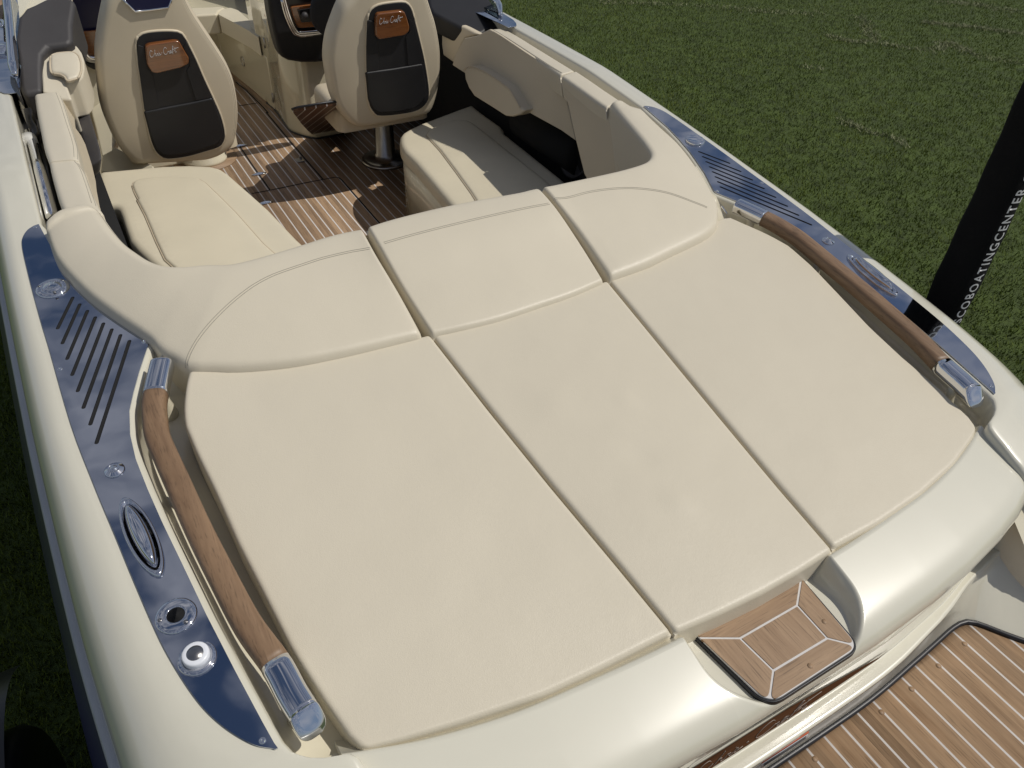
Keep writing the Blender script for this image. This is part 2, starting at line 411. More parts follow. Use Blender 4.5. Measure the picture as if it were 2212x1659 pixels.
def bvh(o):
    me = o.data; return BVHTree.FromPolygons([v.co for v in me.vertices], [tuple(p.vertices) for p in me.polygons])
def drape(bv, pts, up=.0005, d=Vector((0, 0, -1))):
    out = []
    for p in pts:
        h = bv.ray_cast(Vector(p) - d * .5, d, 1.2)
        if h[0]: out.append(h[0] - d * up)
    return out
def onmesh(bv, c, pts):
    "points of the surface that the survey lines of sight meet"
    out = []
    for x, y in pts:
        d = Vector(ray(c, x, y)).normalized(); h = bv.ray_cast(Vector(CC_), d, 20)
        if h[0]: out.append(h[0])
    return out
def stitches(name, bv, pts, parent, off=(0,), step=.0065, r=.0009, m=None):
    "rows of thread on a surface"
    b = MB()
    P = resamp(pts, max(4, int(sum((q - p).length for p, q in zip(pts, pts[1:])) / .004)))
    T = frames(P)
    for o in off:
        line = [p + Vector((-t.y, t.x, 0)).normalized() * o for p, t in zip(P, T)]
        line = drape(bv, line, r * .3)
        if len(line) < 3: continue
        b.tube(line, r, 5)
    if b.v: return b.build(name, m or M_THREAD, parent)
def circle(c, r, n=24, nm=Vector((0, 0, 1)), sx=1.0):
    a = nm.orthogonal().normalized(); b = nm.cross(a)
    return [Vector(c) + a * r * math.cos(2 * math.pi * i / n) * sx + b * r * math.sin(2 * math.pi * i / n) for i in range(n)]
def tag(o, label=None, cat=None, kind=None, group=None):
    if label: o['label'] = label
    if cat: o['category'] = cat
    if kind: o['kind'] = kind
    if group: o['group'] = group
    return o
def empty(name, loc=(0, 0, 0)):
    o = bpy.data.objects.new(name, None); COL.objects.link(o); o.location = loc; o.empty_display_size = .1; return o
def interp(x, xs, ys):
    return float(np.interp(x, xs, ys))
def hermite(xs, ys):
    P = cat([Vector((a, b, 0)) for a, b in zip(xs, ys)], 8); X = [p.x for p in P]; Y = [p.y for p in P]
    return lambda q: float(np.interp(q, X, Y))
# ================================================================== THE BOAT
boat = empty('motorboat'); PARENT[0] = boat
tag(boat, 'cream open motorboat with navy hull and vinyl sun pad, standing over the lawn', 'motorboat')
GZ = -1.62                                              # lawn level

# ---- plan curves (port side, as positive half breadths)
plate_out = [(.590, 1.160), (.585, 1.172), (.568, 1.190), (.535, 1.205), (.494, 1.211), (.42, 1.212), (.278, 1.210), (.1, 1.205), (-.018, 1.200), (-.308, 1.190), (-.52, 1.172), (-.672, 1.156), (-.8, 1.143), (-.929, 1.128),
             (-1.0, 1.116), (-1.068, 1.100), (-1.115, 1.085), (-1.156, 1.066), (-1.19, 1.045), (-1.215, 1.025), (-1.232, 1.003)]
plate_in = [(.591, 1.156), (.49, 1.144), (.392, 1.132), (.29, 1.110), (.188, 1.083), (.041, 1.031), (-.078, .976), (-.09, .974), (-.1, .977), (-.193, 1.017), (-.26, 1.043), (-.321, 1.064), (-.40, 1.077),
            (-.481, 1.080), (-.58, 1.074), (-.683, 1.065), (-.8, 1.052), (-.932, 1.038), (-1.07, 1.020), (-1.181, 1.004), (-1.225, .997)]
XO = lambda y: float(np.interp(-y, [-p[0] for p in plate_out], [p[1] for p in plate_out]))
pi_y = [-p[0] for p in plate_in]; pi_x = [p[1] for p in plate_in]
def XIN(y):                                             # inner edge of the deck moulding
    if y > .591: return 1.150 + .0 * y if y < 2.2 else 1.150 * max(0, 1 - ((y - 2.2) / 3.9) ** 2)
    if y > -1.225: return float(np.interp(-y, pi_y, pi_x)) - .012
    return float(np.interp(-y, [1.225, 1.25, 1.27, 1.285, 1.295, 1.305, 1.33, 1.40, 1.47, 1.60], [.985, .975, .955, .925, .89, .880, .876, .873, .880, .90]))
XR = hermite([-1.75, -1.6, -1.3, -1.06, -.7, 0, 1, 2, 3, 4, 5, 5.7], [1.14, 1.17, 1.238, 1.262, 1.284, 1.300, 1.306, 1.29, 1.19, .97, .56, .06])
def ZD(y):
    if y > -1.25: return dz(y)
    return float(np.interp(-y, [1.25, 1.30, 1.36, 1.42, 1.47, 1.52, 1.56, 1.60, 1.66], [dz(-1.25), -.088, -.108, -.132, -.165, -.225, -.30, -.40, -.50]))
def ZR(y):
    b = dz(y) - .12 - .045 * float(np.clip((-y - .2) / 1.2, 0, 1))
    return b if y > -1.45 else b - .5 * (-y - 1.45)
def ys(a, b, st):
    n = max(1, int(round((b - a) / st))); return [a + (b - a) * i / n for i in range(n + 1)]
Y = ys(-1.66, -1.2, .012) + ys(-1.18, -.4, .03) + ys(-.38, -.02, .012) + ys(.0, .66, .03) + ys(.72, 2.2, .08) + ys(2.3, 5.6, .15)
CH0, CH1 = -1.262, -.14                                  # the recess that holds the handrail
def chan_depth(y):
    if y > -.10: return .0
    return .085
def section(y, sgn):
    xi, zd = XIN(y), ZD(y); xr, zr = XR(y), ZR(y); P = []
    xs = max(xi + .03, XO(y) + .014 if -1.232 < y < .45 else (1.226 if y >= .45 and y < 2.2 else xi + .03))
    if y >= 2.2: xs = xi + .055 * min(1, (5.8 - y) / 3)
    if y < -1.232: xs = xi + .02 + (1.003 - .98) * 1.0
    xs = min(xs, xr - .03)
    low = .34 if y > .55 else (.12 if y > -1.29 else .30)
    P.append((xi + (.0 if y < .6 else .0) + (-.012 if y < .6 else .0), zd - low)); P.append((xi - .003, zd - .012)); P.append((xi, zd - .005)); P.append((xi + .004, zd - .0012)); P.append((xi + .010, zd))
    P.append(((xi + xs) / 2, zd + .0)); P.append((xs, zd))
    n = 12
    for k in range(1, n + 1):
        a = math.pi / 2 * k / n; P.append((xs + (xr - .004 - xs) * math.sin(a), zd - (zd - zr) * (1 - math.cos(a))))
    return [Vector((sgn * x, y, z)) for x, z in P]
for sg, nm_ in ((-1, 'port'), (1, 'starboard')):
    b = MB(); b.grid([section(y, sg) for y in Y]); b.build('side_deck', M_GEL)
    # rub rail
    prof = [(-.004, .004), (.010, .002), (.015, -.008), (.016, -.020), (.0125, -.023), (.0125, -.026), (.017, -.029), (.018, -.044), (.012, -.054), (-.004, -.056)]
    Yr = ys(-1.62, 5.6, .06)
    b = MB(); b.grid([[Vector((sg * (XR(y) + a), y, ZR(y) + c)) for a, c in prof] for y in Yr]); o = b.build('rub_rail', M_RUB)
    # hull side, down to the chine and keel
    b = MB(); rows = []
    for y in ys(-1.72, 5.6, .15):
        x, z = XR(y), ZR(y) - .05; f = max(0, min(1, (5.8 - y) / 3.2)); c = min(1, (y + 1.72) / 6)
        rows.append([Vector((sg * q, y, r)) for q, r in ((x, z), (x + .03 * f, z - .06), (x + .065 * f, z - .14), (x + .085 * f, z - .25), (x + .075 * f, z - .36), (x + .03 * f, z - .50), (x - .01, z - .68), (x * .93, z - .76), (x * .45, z - .95), (0, z - 1.08))])
    b.grid(rows); b.build('hull_side', M_NAVY)
    rr_ = o
    for y in ys(-1.3, 1.2, .42):
        b = MB(); b.lathe((sg * (XR(y) + .004), y, ZR(y) - .058), [(.0001, .001), (.006, .001), (.006, -.004), (.0001, -.005)], n=8); b.build('screw', M_CHROME, rr_)

# ---- polished steel plates beside the sun pad, with their vents and fittings
def slot(a, b_, wd, n=6):
    a, b_ = Vector(a), Vector(b_); d = (b_ - a).normalized(); s = Vector((-d.y, d.x, 0)); out = []
    for c, e in ((b_, 1), (a, -1)):
        for k in range(n + 1):
            t = math.pi * k / n; out.append(c + (s * math.cos(t) * e + d * math.sin(t) * e) * wd / 2)
    return out
slots_px = [((540, 730), (430, 955)), ((592, 780), (465, 1065)), ((648, 828), (500, 1180)), ((706, 876), (537, 1298)), ((766, 921), (578, 1417)), ((828, 965), (620, 1540)), ((892, 1007), None), ((958, 1050), None)]
ends_f = {6: (440, 2), 7: (470, 92)}
SL = []
for i, (a, c) in enumerate(slots_px):
    p = at('E', *a, DK0, DK1); q = at('E', *c, DK0, DK1) if c else at('F', *ends_f[i], DK0, DK1)
    SL.append((p, q))
def fill2d(loops, zfun, th, name, m, parent=None):
    "flat plate with holes, following zfun"
    bm = bmesh.new()
    for lp in loops:
        vs = [bm.verts.new((p[0], p[1], 0)) for p in lp]
        for i in range(len(vs)): bm.edges.new((vs[i], vs[(i + 1) % len(vs)]))
    bmesh.ops.triangle_fill(bm, use_beauty=True, use_dissolve=False, edges=bm.edges[:])
    bmesh.ops.recalc_face_normals(bm, faces=bm.faces)
    if bm.faces and sum(f.normal.z for f in bm.faces) < 0: bmesh.ops.reverse_faces(bm, faces=bm.faces)
    fs = bm.faces[:]; ex = bmesh.ops.extrude_face_region(bm, geom=fs); top = [v for v in bm.verts if v in set(g for g in ex['geom'] if isinstance(g, bmesh.types.BMVert))]
    ts = set(top)
    for v in bm.verts: v.co.z = zfun(v.co.x, v.co.y) + (th if v in ts else 0)
    bmesh.ops.recalc_face_normals(bm, faces=bm.faces)
    me = bpy.data.meshes.new(name); bm.to_mesh(me); bm.free(); o = link(name, me, m, parent, smooth=False)
    return o
def inside(p, poly):
    c = False; n = len(poly)
    for i in range(n):
        a, b_ = poly[i], poly[(i + 1) % n]
        if (a[1] > p[1]) != (b_[1] > p[1]) and p[0] < (b_[0] - a[0]) * (p[1] - a[1]) / (b_[1] - a[1]) + a[0]: c = not c
    return c
outl = cat([(-x, y, 0) for y, x in plate_out], 4) + [Vector((-.999, -1.236, 0)), Vector((-.994, -1.236, 0))] + [Vector((-x, y, 0)) for y, x in plate_in[::-1]]
fittings = []
for sg in (-1, 1):
    f = (lambda P: [Vector((p[0] * -sg, p[1], p[2])) for p in P])
    loops = [f(outl)] + [f(slot(a, c, .0095)) for a, c in SL]
    zf = lambda x, y: DK0 + DK1 * y + .0008
    pl = fill2d(loops, zf, .0035, 'steel_plate', M_MIRROR)
    # the dark well behind the slots
    for a, c in SL:
        b = MB(); lp = f(slot(a, c, .0105)); lo = [Vector((p.x, p.y, zf(0, p.y) - .0)) for p in lp]; hi = [Vector((p.x, p.y, zf(0, p.y) + .0030)) for p in lp]
        b.grid([hi, lo], True); b.f.append(tuple(range(len(lp), 2 * len(lp)))); b.mi.append(0)
        b.build('vent_slot', M_VOID, pl, smooth=False)
    def P2(c, x, y): p = at(c, x, y, DK0 + .004, DK1); return Vector((p.x * -sg, p.y, p.z))
    nrm = Vector((0, -DK1, 1)).normalized()
    for q in (('E', 262, 200), ('E', 1063, 1047), ('E', 443, 1247), ('F', 1270, 1527)):
        b = MB(); c = P2(*q); b.lathe(c, [(.0066, -.001), (.0066, .0008), (.0048, .0024), (.0022, .0026), (.0018, .001), (.0001, .001)], nrm, 16); b.build('screw', M_CHROME, pl)
    # push button light
    b = MB(); c = P2('F', 555, 220); b.lathe(c, [(.0215, -.001), (.0215, .0025), (.020, .004), (.013, .008), (.012, .009), (.012, .0078), (.0072, .0075), (.0068, .0095), (.0001, .010)], nrm, 40)
    b.build('push_button', M_CHROME, pl)
    # pop-up cleat: a recessed boat-shaped ring with the shut cleat in it
    a, c = P2('F', 600, 358), P2('F', 776, 738); d = (c - a).normalized(); ln = (c - a).length; s = nrm.cross(d).normalized(); mid = (a + c) / 2
    def lens(w_, l_, h, e=.0):
        out = []
        for k in range(48):
            t = 2 * math.pi * k / 48; out.append(mid + d * (math.cos(t) * l_ / 2) + s * (math.copysign(abs(math.sin(t)) ** 1.1, math.sin(t)) * w_ * .70 / 2) + nrm * h)
        return out
    b = MB(); b.grid([lens(.084, ln, -.002), lens(.084, ln, .003), lens(.080, ln - .006, .008), lens(.070, ln - .022, .010), lens(.066, ln - .034, .006), lens(.063, ln - .040, .0005),
                      lens(.050, ln - .052, .0005), lens(.049, ln - .056, .008), lens(.046, ln - .062, .015), lens(.038, ln - .074, .021), lens(.028, ln - .10, .025), lens(.012, ln - .15, .0265), lens(.002, ln - .22, .027)], True, caps=True)
    cl_o = b.build('pop_up_cleat', M_CHROME, pl)
    b = MB(); b.grid([lens(.0675, ln - .033, .0022), lens(.003, ln - .2, .0022)], True, caps=True); b.build('cleat_recess', M_VOID, cl_o)
    if sg == -1:
        c = P2('E', 390, 655); b = MB()
        b.lathe(c, [(.043, -.002), (.043, .0025), (.040, .0055), (.034, .008), (.0255, .008), (.0245, .006), (.0235, .006), (.0225, .0085), (.010, .009), (.0001, .009)], nrm, 48)
        cp = b.build('filler_cap', M_CHROME, pl)
        b = MB(); b.tube(circle(c + nrm * .0092, .0105, 20, nrm)[:14], .0018, 6)
        b.build('cap_ridge', M_CHROME, cp)
        for k in range(3):
            b = MB(); b.lathe(c + Matrix.Rotation(2.1 * k + .6, 3, 'Z') @ Vector((.034, 0, .008)), [(.0042, 0), (.0042, .0015), (.0015, .0022), (.0001, .0006)], nrm, 12); b.build('cap_screw', M_STEEL, cp)
        # rod holder ring
        c = P2('F', 853, 925); b = MB()
        b.lathe(c, [(.0385, -.002), (.0385, .002), (.0365, .0045), (.030, .006), (.021, .006), (.0175, .0064), (.0163, .005), (.016, -.02), (.016, -.028)], nrm, 48)
        b.f.pop()
        for i in range(len(b.f)): pass
        rh = b.build('rod_holder', M_CHROME, pl)
        b = MB(); b.lathe(c, [(.0164, .0042), (.0001, .0040)], nrm, 32); b.build('rod_holder_opening', M_VOID, rh)
        for k in range(3):
            b = MB(); b.lathe(c + Matrix.Rotation(2.1 * k + 1.0, 3, 'Z') @ Vector((.0285, 0, .0055)), [(.0040, 0), (.0040, .0014), (.0014, .002), (.0001, .0005)], nrm, 12); b.build('holder_screw', M_STEEL, rh)
        # white water-inlet plug in a chrome ring
        c = P2('F', 955, 1130); b = MB()
        b.lathe(c, [(.0345, -.002), (.0345, .003), (.0325, .005), (.0305, .0045), (.029, .007), (.027, .0075), (.0255, .006), (.0001, .006)], nrm, 48); wi = b.build('inlet_ring', M_CHROME, pl)
        b = MB(); b.lathe(c, [(.0240, .005), (.0245, .012), (.0243, .018), (.0232, .0205), (.0215, .0215), (.016, .0220), (.0001, .0220)], nrm, 40); b.build('inlet_plug', M_WHITE, wi)
        b = MB(); b.lathe(c, [(.0150, .0221), (.0148, .0226), (.0001, .0228)], nrm, 32); b.build('plug_badge', M_STEEL, wi)
    else:
        c0 = at('C', 1990, 1040, DK0 + .004, DK1); c = c0; b = MB()
        b.lathe(c, [(.040, -.002), (.040, .003), (.038, .008), (.035, .010), (.032, .0095), (.0001, .010)], nrm, 48); b.build('filler_cap', M_CHROME, pl)

# ---- recess floors that carry the handrails, running under the sun pad
for sg in (-1, 1):
    b = MB(); rows = []
    for y in ys(-1.30, .10, .02):
        z = DK0 + DK1 * y; xi = XIN(max(y, -1.2243)) if y > -1.225 else XIN(y)
        dep = .085 * float(np.clip((-.10 - y) / .10, 0, 1)) + .004
        if y < -1.25: dep = .085
        xs = [xi + .012, xi - .004, xi - .012, xi - .022, .80]
        zs = [z - dep * .45, z - dep * .75, z - dep * .93, z - dep, z - dep - .002]
        rows.append([Vector((sg * a, y, c)) for a, c in zip(xs, zs)])
    b.grid(rows); b.build('handrail_recess', M_GEL2)

# ---- teak handrails with chrome ends
ax = ats('E', [(1198, 1217), (1172, 1330), (1150, 1440)], DK0 + .022, DK1 + .014) + ats('E', [(1140, 1530), (1147, 1640)], DK0 + .022, DK1 + .014) + ats('F', [(763, 60), (805, 160), (868, 300), (962, 510), (1082, 750), (1200, 970), (1335, 1158), (1420, 1315), (1492, 1428)], DK0 + .022, DK1 + .014)
ax = cat(ax, 6); jf = min(range(len(ax)), key=lambda i: (ax[i] - at('E', 1150, 1440, DK0 + .022, DK1 + .014)).length); jr = min(range(len(ax)), key=lambda i: (ax[i] - at('F', 1335, 1152, DK0 + .022, DK1 + .014)).length)
pr = []
for k in range(28):
    t = 2 * math.pi * k / 28; c_, s_ = math.cos(t), math.sin(t); e = .68
    pr.append((math.copysign(abs(c_) ** e, c_) * .0272, math.copysign(abs(s_) ** e, s_) * .024))
prc = [(a * 1.03, b_ * 1.04) for a, b_ in pr]
for sg in (-1, 1):
    A_ = [Vector((p.x * -sg, p.y, p.z)) for p in ax]
    b = MB(); b.grid(sweep(A_[jf:jr + 1], 1, prof=pr), True, 0, True); hr = b.build('handrail', M_TEAK_RAIL)
    tf = (A_[0] - A_[1]).normalized(); tr = (A_[-1] - A_[-2]).normalized()
    for seg, e in ((A_[:jf + 1][::-1], 0), (A_[jr:], 1)):
        b = MB(); rows = sweep(seg, 1, prof=prc); c = seg[-1]; t = (seg[-1] - seg[-2]).normalized()
        if e:
            for r_i, w_ in ((-2, .5), (-1, 1)): rows[r_i] = [p - t * (p - (seg[r_i])).z * .95 * w_ for p in rows[r_i]]
        R0 = rows[-1]; tt = (t + Vector((0, 0, .95 if e else 0))).normalized()
        rows.append([c + (p - c) * .975 + tt * .0022 for p in R0]); rows.append([c + (p - c) * .92 + tt * .0034 for p in R0]); rows.append([c + (p - c) * .5 + tt * .0036 for p in R0])
        rows.insert(0, [seg[0] + (p - seg[0]) * .96 for p in rows[0]])
        b.grid(rows, True, 0, True); b.build('rail_end_cap', M_CHROME, hr)
    for fr in (.10, .50, .92):
        p = A_[int(fr * (len(A_) - 1))]; b = MB()
        b.grid([[p + Vector((0, 0, -.018)) + q for q in circle((0, 0, 0), .014, 16)], [p + Vector((0, 0, -.055)) + q for q in circle((0, 0, 0), .013, 16)], [p + Vector((0, 0, -.095)) + q for q in circle((0, 0, 0), .022, 16)], [p + Vector((0, 0, -.118)) + q for q in circle((0, 0, 0), .024, 16)]], True, 0, True)
        b.build('rail_foot', M_GEL2, hr)

# ---- sun pad: three cushions on a moulded base
SPT = lambda y: SP0 + SP1 * y
R_IN = [(-.288, -.375), (-.229, -1.368)]
def seam(px_, c='D'): return ats(c, px_, SP0, SP1)
pf = seam([(411, 790), (450, 797), (500, 799), (560, 796), (640, 787), (750, 765), (860, 738), (928, 721)])
pin = seam([(928, 721), (1057, 886), (1190, 1050), (1330, 1217), (1452, 1365)])
prr = seam([(790, 1616), (860, 1600), (1000, 1560), (1180, 1500), (1300, 1445), (1452, 1368)])
po = seam([(411, 790), (402, 822), (396, 865), (395, 892), (399, 920), (422, 976), (465, 1065), (514, 1177), (560, 1266), (627, 1400), (699, 1512), (758, 1597), (783, 1618), (790, 1616)])
BUMPS = [(-.12, -.75, .10, .004), (-.02, -.98, .06, -.004), (.06, -.80, .05, .004), (-.02, -1.12, .05, .003), (-.6, -.6, .15, .003), (-.45, -1.05, .12, -.003), (.55, -.7, .2, .003), (.35, -1.1, .12, -.0025)]
def pad_z(G):
    return None
padm = M_VINYL
def cushion(cf, ci, cr_, co, name='sun_pad_cushion', crown=.006):
    # u from the outer edge to the inner one, v from front to rear
    o = patch(name, cf, cr_, co, ci, padm, r=.011, drop=.075, crown=crown, nu=30, nv=40)
    for v in o.data.vertices:
        c = v.co; dd = sum(h * .8 * math.exp(-((c.x - a) ** 2 + (c.y - e) ** 2) / (2 * (s * .42) ** 2)) for a, e, s, h in BUMPS)
        if c.z > SPT(c.y) - .012: c.z += dd
    return o
pads = []
pads.append(cushion(pf, pin, prr, po))
g = .0035
sb = [mirror(q) for q in (pf, pin, prr, po)]
# the starboard seam sits where it was surveyed
sp_in = seam([(1315, 603), (1440, 755), (1560, 900), (1690, 1055), (1801, 1183)])
sp_f = seam([(1548, 478), (1530, 497), (1500, 520), (1460, 545), (1400, 577), (1315, 603)])
sp_r = seam([(2110, 925), (2105, 942), (2062, 1003), (1990, 1068), (1900, 1130), (1801, 1183)])
sp_o = [sp_f[0]] + [p for p in seam([(1575, 466), (1602, 479), (1635, 493), (1665, 507), (1705, 529), (1755, 573), (1815, 636), (1880, 705), (1950, 770), (2030, 837), (2068, 875), (2100, 905)])] + [sp_r[0]]
pads.append(cushion(sp_f, sp_in, sp_r, sp_o))
c_l = [p + Vector((.006, 0, 0)) for p in pin]; c_r = [p - Vector((.006, 0, 0)) for p in sp_in]
c_l[-1] += Vector((0, -.004, 0)); c_r[-1] += Vector((0, -.004, 0))
c_f = [c_l[0].lerp(c_r[0], t) + Vector((0, -.012 * math.sin(math.pi * t), 0)) for t in (0, .25, .5, .75, 1)]
c_b = [c_l[-1].lerp(c_r[-1], t) + Vector((0, -.012 * math.sin(math.pi * t), 0)) for t in (0, .25, .5, .75, 1)]
pads.append(cushion(c_f, c_r, c_b, c_l))
for (o, nm_) in zip(pads, ('port', 'starboard', 'centre')): o['label'] = 'cream vinyl sun pad cushion, the %s one of three' % nm_
b = MB(); rows = []
for y in ys(-1.34, .1, .1):
    z = SPT(y) - .045; rows.append([Vector((x, y, zz)) for x, zz in ((-.83, z - .1), (-.83, z), (.83, z), (.83, z - .1))])
b.grid(rows); b.build('sun_pad_base', M_GEL2)

# ---- hatch moulding behind the sun pad and the transom face, with the notch for the teak step
EY = hermite([0, .25, .45, .6, .75, .86, .9], [-1.377, -1.374, -1.362, -1.348, -1.318, -1.284, -1.27])   # rear edge of the pad
TRY = lambda x: interp(abs(x), [0, .3, .6, .9], [-1.552, -1.549, -1.520, -1.435])
def lid_row(x, sg):
    ax_ = abs(x); y0 = EY(ax_) - .006; z0 = SPT(y0) - .002
    # plan of the outer bend of the moulding
    yb = interp(ax_, [0, .2, .4, .55, .7, .80, .86, .90], [-1.567, -1.566, -1.556, -1.543, -1.520, -1.498, -1.478, -1.450])
    y1 = TRY(x)
    P = [(y0 + .05, z0 - .05), (y0 + .004, z0 - .012), (y0, z0 - .004), (y0 - .006, z0)]
    for k in range(1, 41):
        t = k / 40; a = t * math.pi / 2
        q = math.sin(a); P.append((y0 - .006 + (yb - y0 + .006) * q, z0 - .042 * q - .007 * q * q - .046 * (1 - math.sqrt(max(0, 1 - q ** 9)))))
    zb = P[-1][1]
    for t in (.12, .25, .4, .6, .8, 1.0):
        P.append((yb + (y1 - yb) * (t ** .8), zb + (-.306 - zb) * t))
    return [Vector((x, a, c)) for a, c in P]
NX0, NX1 = -.205, .205
def notch_w(y):     # half width of the notch along y, rounding in at its rear end
    t = float(np.clip((-y - 1.44) / .125, 0, 1)); return .212 - .085 * t ** 2.2
X = [-.902 + i * .0125 for i in range(0, 145)]
X = sorted(set([round(q, 4) for q in list(np.linspace(-.9, .9, 181)) + list(np.linspace(-.26, -.08, 120)) + list(np.linspace(.08, .26, 120))]))
rows = [lid_row(x, 1) for x in X]
def ztop(x, y):
    r = lid_row(x, 1); r = [p for p in r[3:44]]; yy = [-p.y for p in r]; zz = [p.z for p in r]; return float(np.interp(-y, yy, zz))
# carve the notch: inside it the surface drops to the step level
STZ = -.186
def carve(p):
    if p.z < -.235 or p.y > EY(abs(p.x)) - .0: return p
    hw = notch_w(p.y); d = abs(p.x) - hw; t = float(np.clip((d + .030) / .034, 0, 1)); t = t * t * (3 - 2 * t)
    
    z = STZ - .012 if p.y > -1.5635 else p.z; return Vector((p.x, p.y, p.z * t + z * (1 - t)))
rows = [[carve(p) for p in r] for r in rows]
b = MB(); b.grid(rows)
# finer notch walls come from extra columns
lid = b.build('hatch_moulding', M_GEL)
# side edges of the moulding turned down into the seam
for sg in (-1, 1):
    e = rows[0] if sg < 0 else rows[-1]; b = MB()
    b.grid([e, [p + Vector((sg * .003, 0, -.006)) for p in e], [p + Vector((sg * .002, 0, -.10)) for p in e]]); b.build('moulding_edge', M_GEL, lid)
    b = MB(); b.grid([[Vector((sg * .82, y, -.16 - .9 * max(0, -y - 1.40))), Vector((sg * 1.0, y, -.16 - .9 * max(0, -y - 1.40)))] for y in ys(-1.56, -1.25, .03)]); b.build('seam_gutter', M_GEL2, lid)
# varnished name strip let into the transom face

def strip_curve(x, t):  # t 0..1 up the strip
    return Vector((x, TRY(x) - .003, -.386 + .074 * t))
b = MB(); n0 = []
for x in np.linspace(-.85, .34, 60):
    e = min(1, max(.03, (.345 - x) / .35)) if x > 0 else 1
    n0.append([strip_curve(x, 0), strip_curve(x, .5 * e), strip_curve(x, e)])
b.grid(n0); strip = b.build('varnished_name_strip', M_VARN_D)
# wall behind the strip, the ledge and the riser down to the swim platform
U = [(0, -1.552), (.3, -1.549), (.5, -1.532), (.6, -1.520), (.72, -1.495), (.86, -1.46), (.93, -1.47), (1.0, -1.53), (1.1, -1.68), (1.2, -1.9)]
UO = [(0, -1.590), (.3, -1.585), (.5, -1.560), (.6, -1.543), (.70, -1.518), (.80, -1.503), (.90, -1.500), (1.0, -1.60), (1.1, -1.82), (1.2, -2.1)]
GA = [(0, -1.578), (.3, -1.577), (.5, -1.562), (.60, -1.553), (.69, -1.546), (.745, -1.560), (.80, -1.64), (.90, -1.78), (1.0, -1.93), (1.12, -2.2)]
def path3(P, z, n=60):
    h = resamp(cat([(x, y, z) for x, y in P], 6), n); return [Vector((-p.x, p.y, p.z)) for p in h[::-1]][:-1] + h
a0 = path3(U, -.300); a1 = path3(U, -.402); o1 = path3(UO, -.405); o2 = path3(UO, -.412); g1 = path3(GA, -.545); g0 = path3(GA, -.56)
for arr, top in ((a0, 1),):
    for p in arr:
        pass
o1b = [p.lerp(q, .15) for p, q in zip(o1, a1)]
mid1 = [p.lerp(q, .35) + Vector((0, .004, 0)) for p, q in zip(o2, g1)]
for p in a0: p.y += .012
b = MB(); b.grid([a0, [Vector((p.x, p.y, -.312)) for p in a1], a1, [q.lerp(p, .75) + Vector((0, 0, .004)) for p, q in zip(o1, a1)], o1, o2, mid1, g1, g0]); tr = b.build('transom_ledge', M_GEL)
bev(tr, .006, 3, 40)
# swim platform
gl = path3([(x, y) for x, y in GA], PLAT)
b = MB(); b.tube([p + Vector((0, -.004, .004)) for p in gl], .0075, 10); b.build('rubber_gasket', M_RUBBER)
lp = [p + Vector((0, -.006, .0)) for p in gl]; pl_loop = lp + [Vector((1.12, -2.5, PLAT)), Vector((-1.12, -2.5, PLAT))]
prism('swim_platform', pl_loop, (0, 0, -.05), wood('platform_teak', TK1, TK2, .58, 1, plank=(.0588, .0), wline=.10), bevel=0)
swim = bpy.data.objects['swim_platform']
for c in (('J', 525, 1182), ('J', 1523, 430), ('J', 1305, 617), ('J', 1063, 803), ('J', 1733, 252)):
    b = MB(); p = at(*c, PLAT + .0006); b.lathe(p, [(.0072, -.001), (.0072, .0001), (.0001, .0001)], n=16); b.build('teak_plug', M_TEAK_Y, swim)

# teak step in the notch
s0 = ats('D', [(1512, 1383), (1663, 1523), (1850, 1400), (1722, 1253)], STZ); inn = ats('G', [(530, 830), (727, 1020), (1040, 830), (868, 637)], STZ)
def rnd(P, r, n=5):
    out = []; N = len(P)
    for i, p in enumerate(P):
        a, c = P[i - 1], P[(i + 1) % N]; rr = r[i] if isinstance(r, (list, tuple)) else r
        d0 = (a - p).normalized(); d1 = (c - p).normalized()
        if rr <= 0: out.append(p); continue
        s, e = p + d0 * rr, p + d1 * rr
        for k in range(n + 1):
            t = k / n; out.append(s * (1 - t) ** 2 + p * 2 * t * (1 - t) + e * t * t)
    return out
s0 = [Vector((-.156, -1.381, STZ)), Vector((-.130, -1.562, STZ)), Vector((.130, -1.560, STZ)), Vector((.153, -1.375, STZ))]
inn = [Vector((-.079, -1.424, STZ)), Vector((-.070, -1.513, STZ)), Vector((.085, -1.514, STZ)), Vector((.089, -1.424, STZ))]
rim = [p + Vector((0, 0, -.001)) for p in rnd([s0[0] + Vector((-.004, .02, 0)), s0[1] + Vector((-.0045, -.005, 0)), s0[2] + Vector((.007, -.005, 0)), s0[3] + Vector((.006, .02, 0))], [.004, .045, .035, .004], 8)]
st = prism('teak_step', rim, (0, 0, -.013), M_RUBBER, bevel=.002)
base = rnd([s0[0] + Vector((0, .02, 0)), s0[1], s0[2], s0[3] + Vector((0, .02, 0))], [.001, .040, .030, .001], 8)
prism('step_caulking', [p + Vector((0, 0, .0035)) for p in base], (0, 0, -.01), M_CAULK, st, bevel=.002)
def shrink(P, d):
    return [p for p in inset(P, d)[0]] if True else P
def board(P, m, rr=0.0):
    P = [Vector(p) for p in P]; _, nm = inset(P, 0)
    if nm.z < 0: P.reverse()
    Q = []; N = len(P)
    for i in range(N):
        a, p, c = P[i - 1], P[i], P[(i + 1) % N]; d0 = (p - a).normalized(); d1 = (c - p).normalized()
        n0 = Vector((-d0.y, d0.x, 0)); n1 = Vector((-d1.y, d1.x, 0)); bb = (n0 + n1); bb = bb / max(.3, bb.dot(n0)) * .0024; Q.append(p + bb)
    if rr: Q = rnd(Q, rr, 8)
    Q = [q + Vector((0, 0, .0052)) for q in Q]
    prism('step_board', Q, (0, 0, -.01), m, st, bevel=.0008, seg=2)
board([inn[0], inn[1], inn[2], inn[3]], M_TEAK_Y)
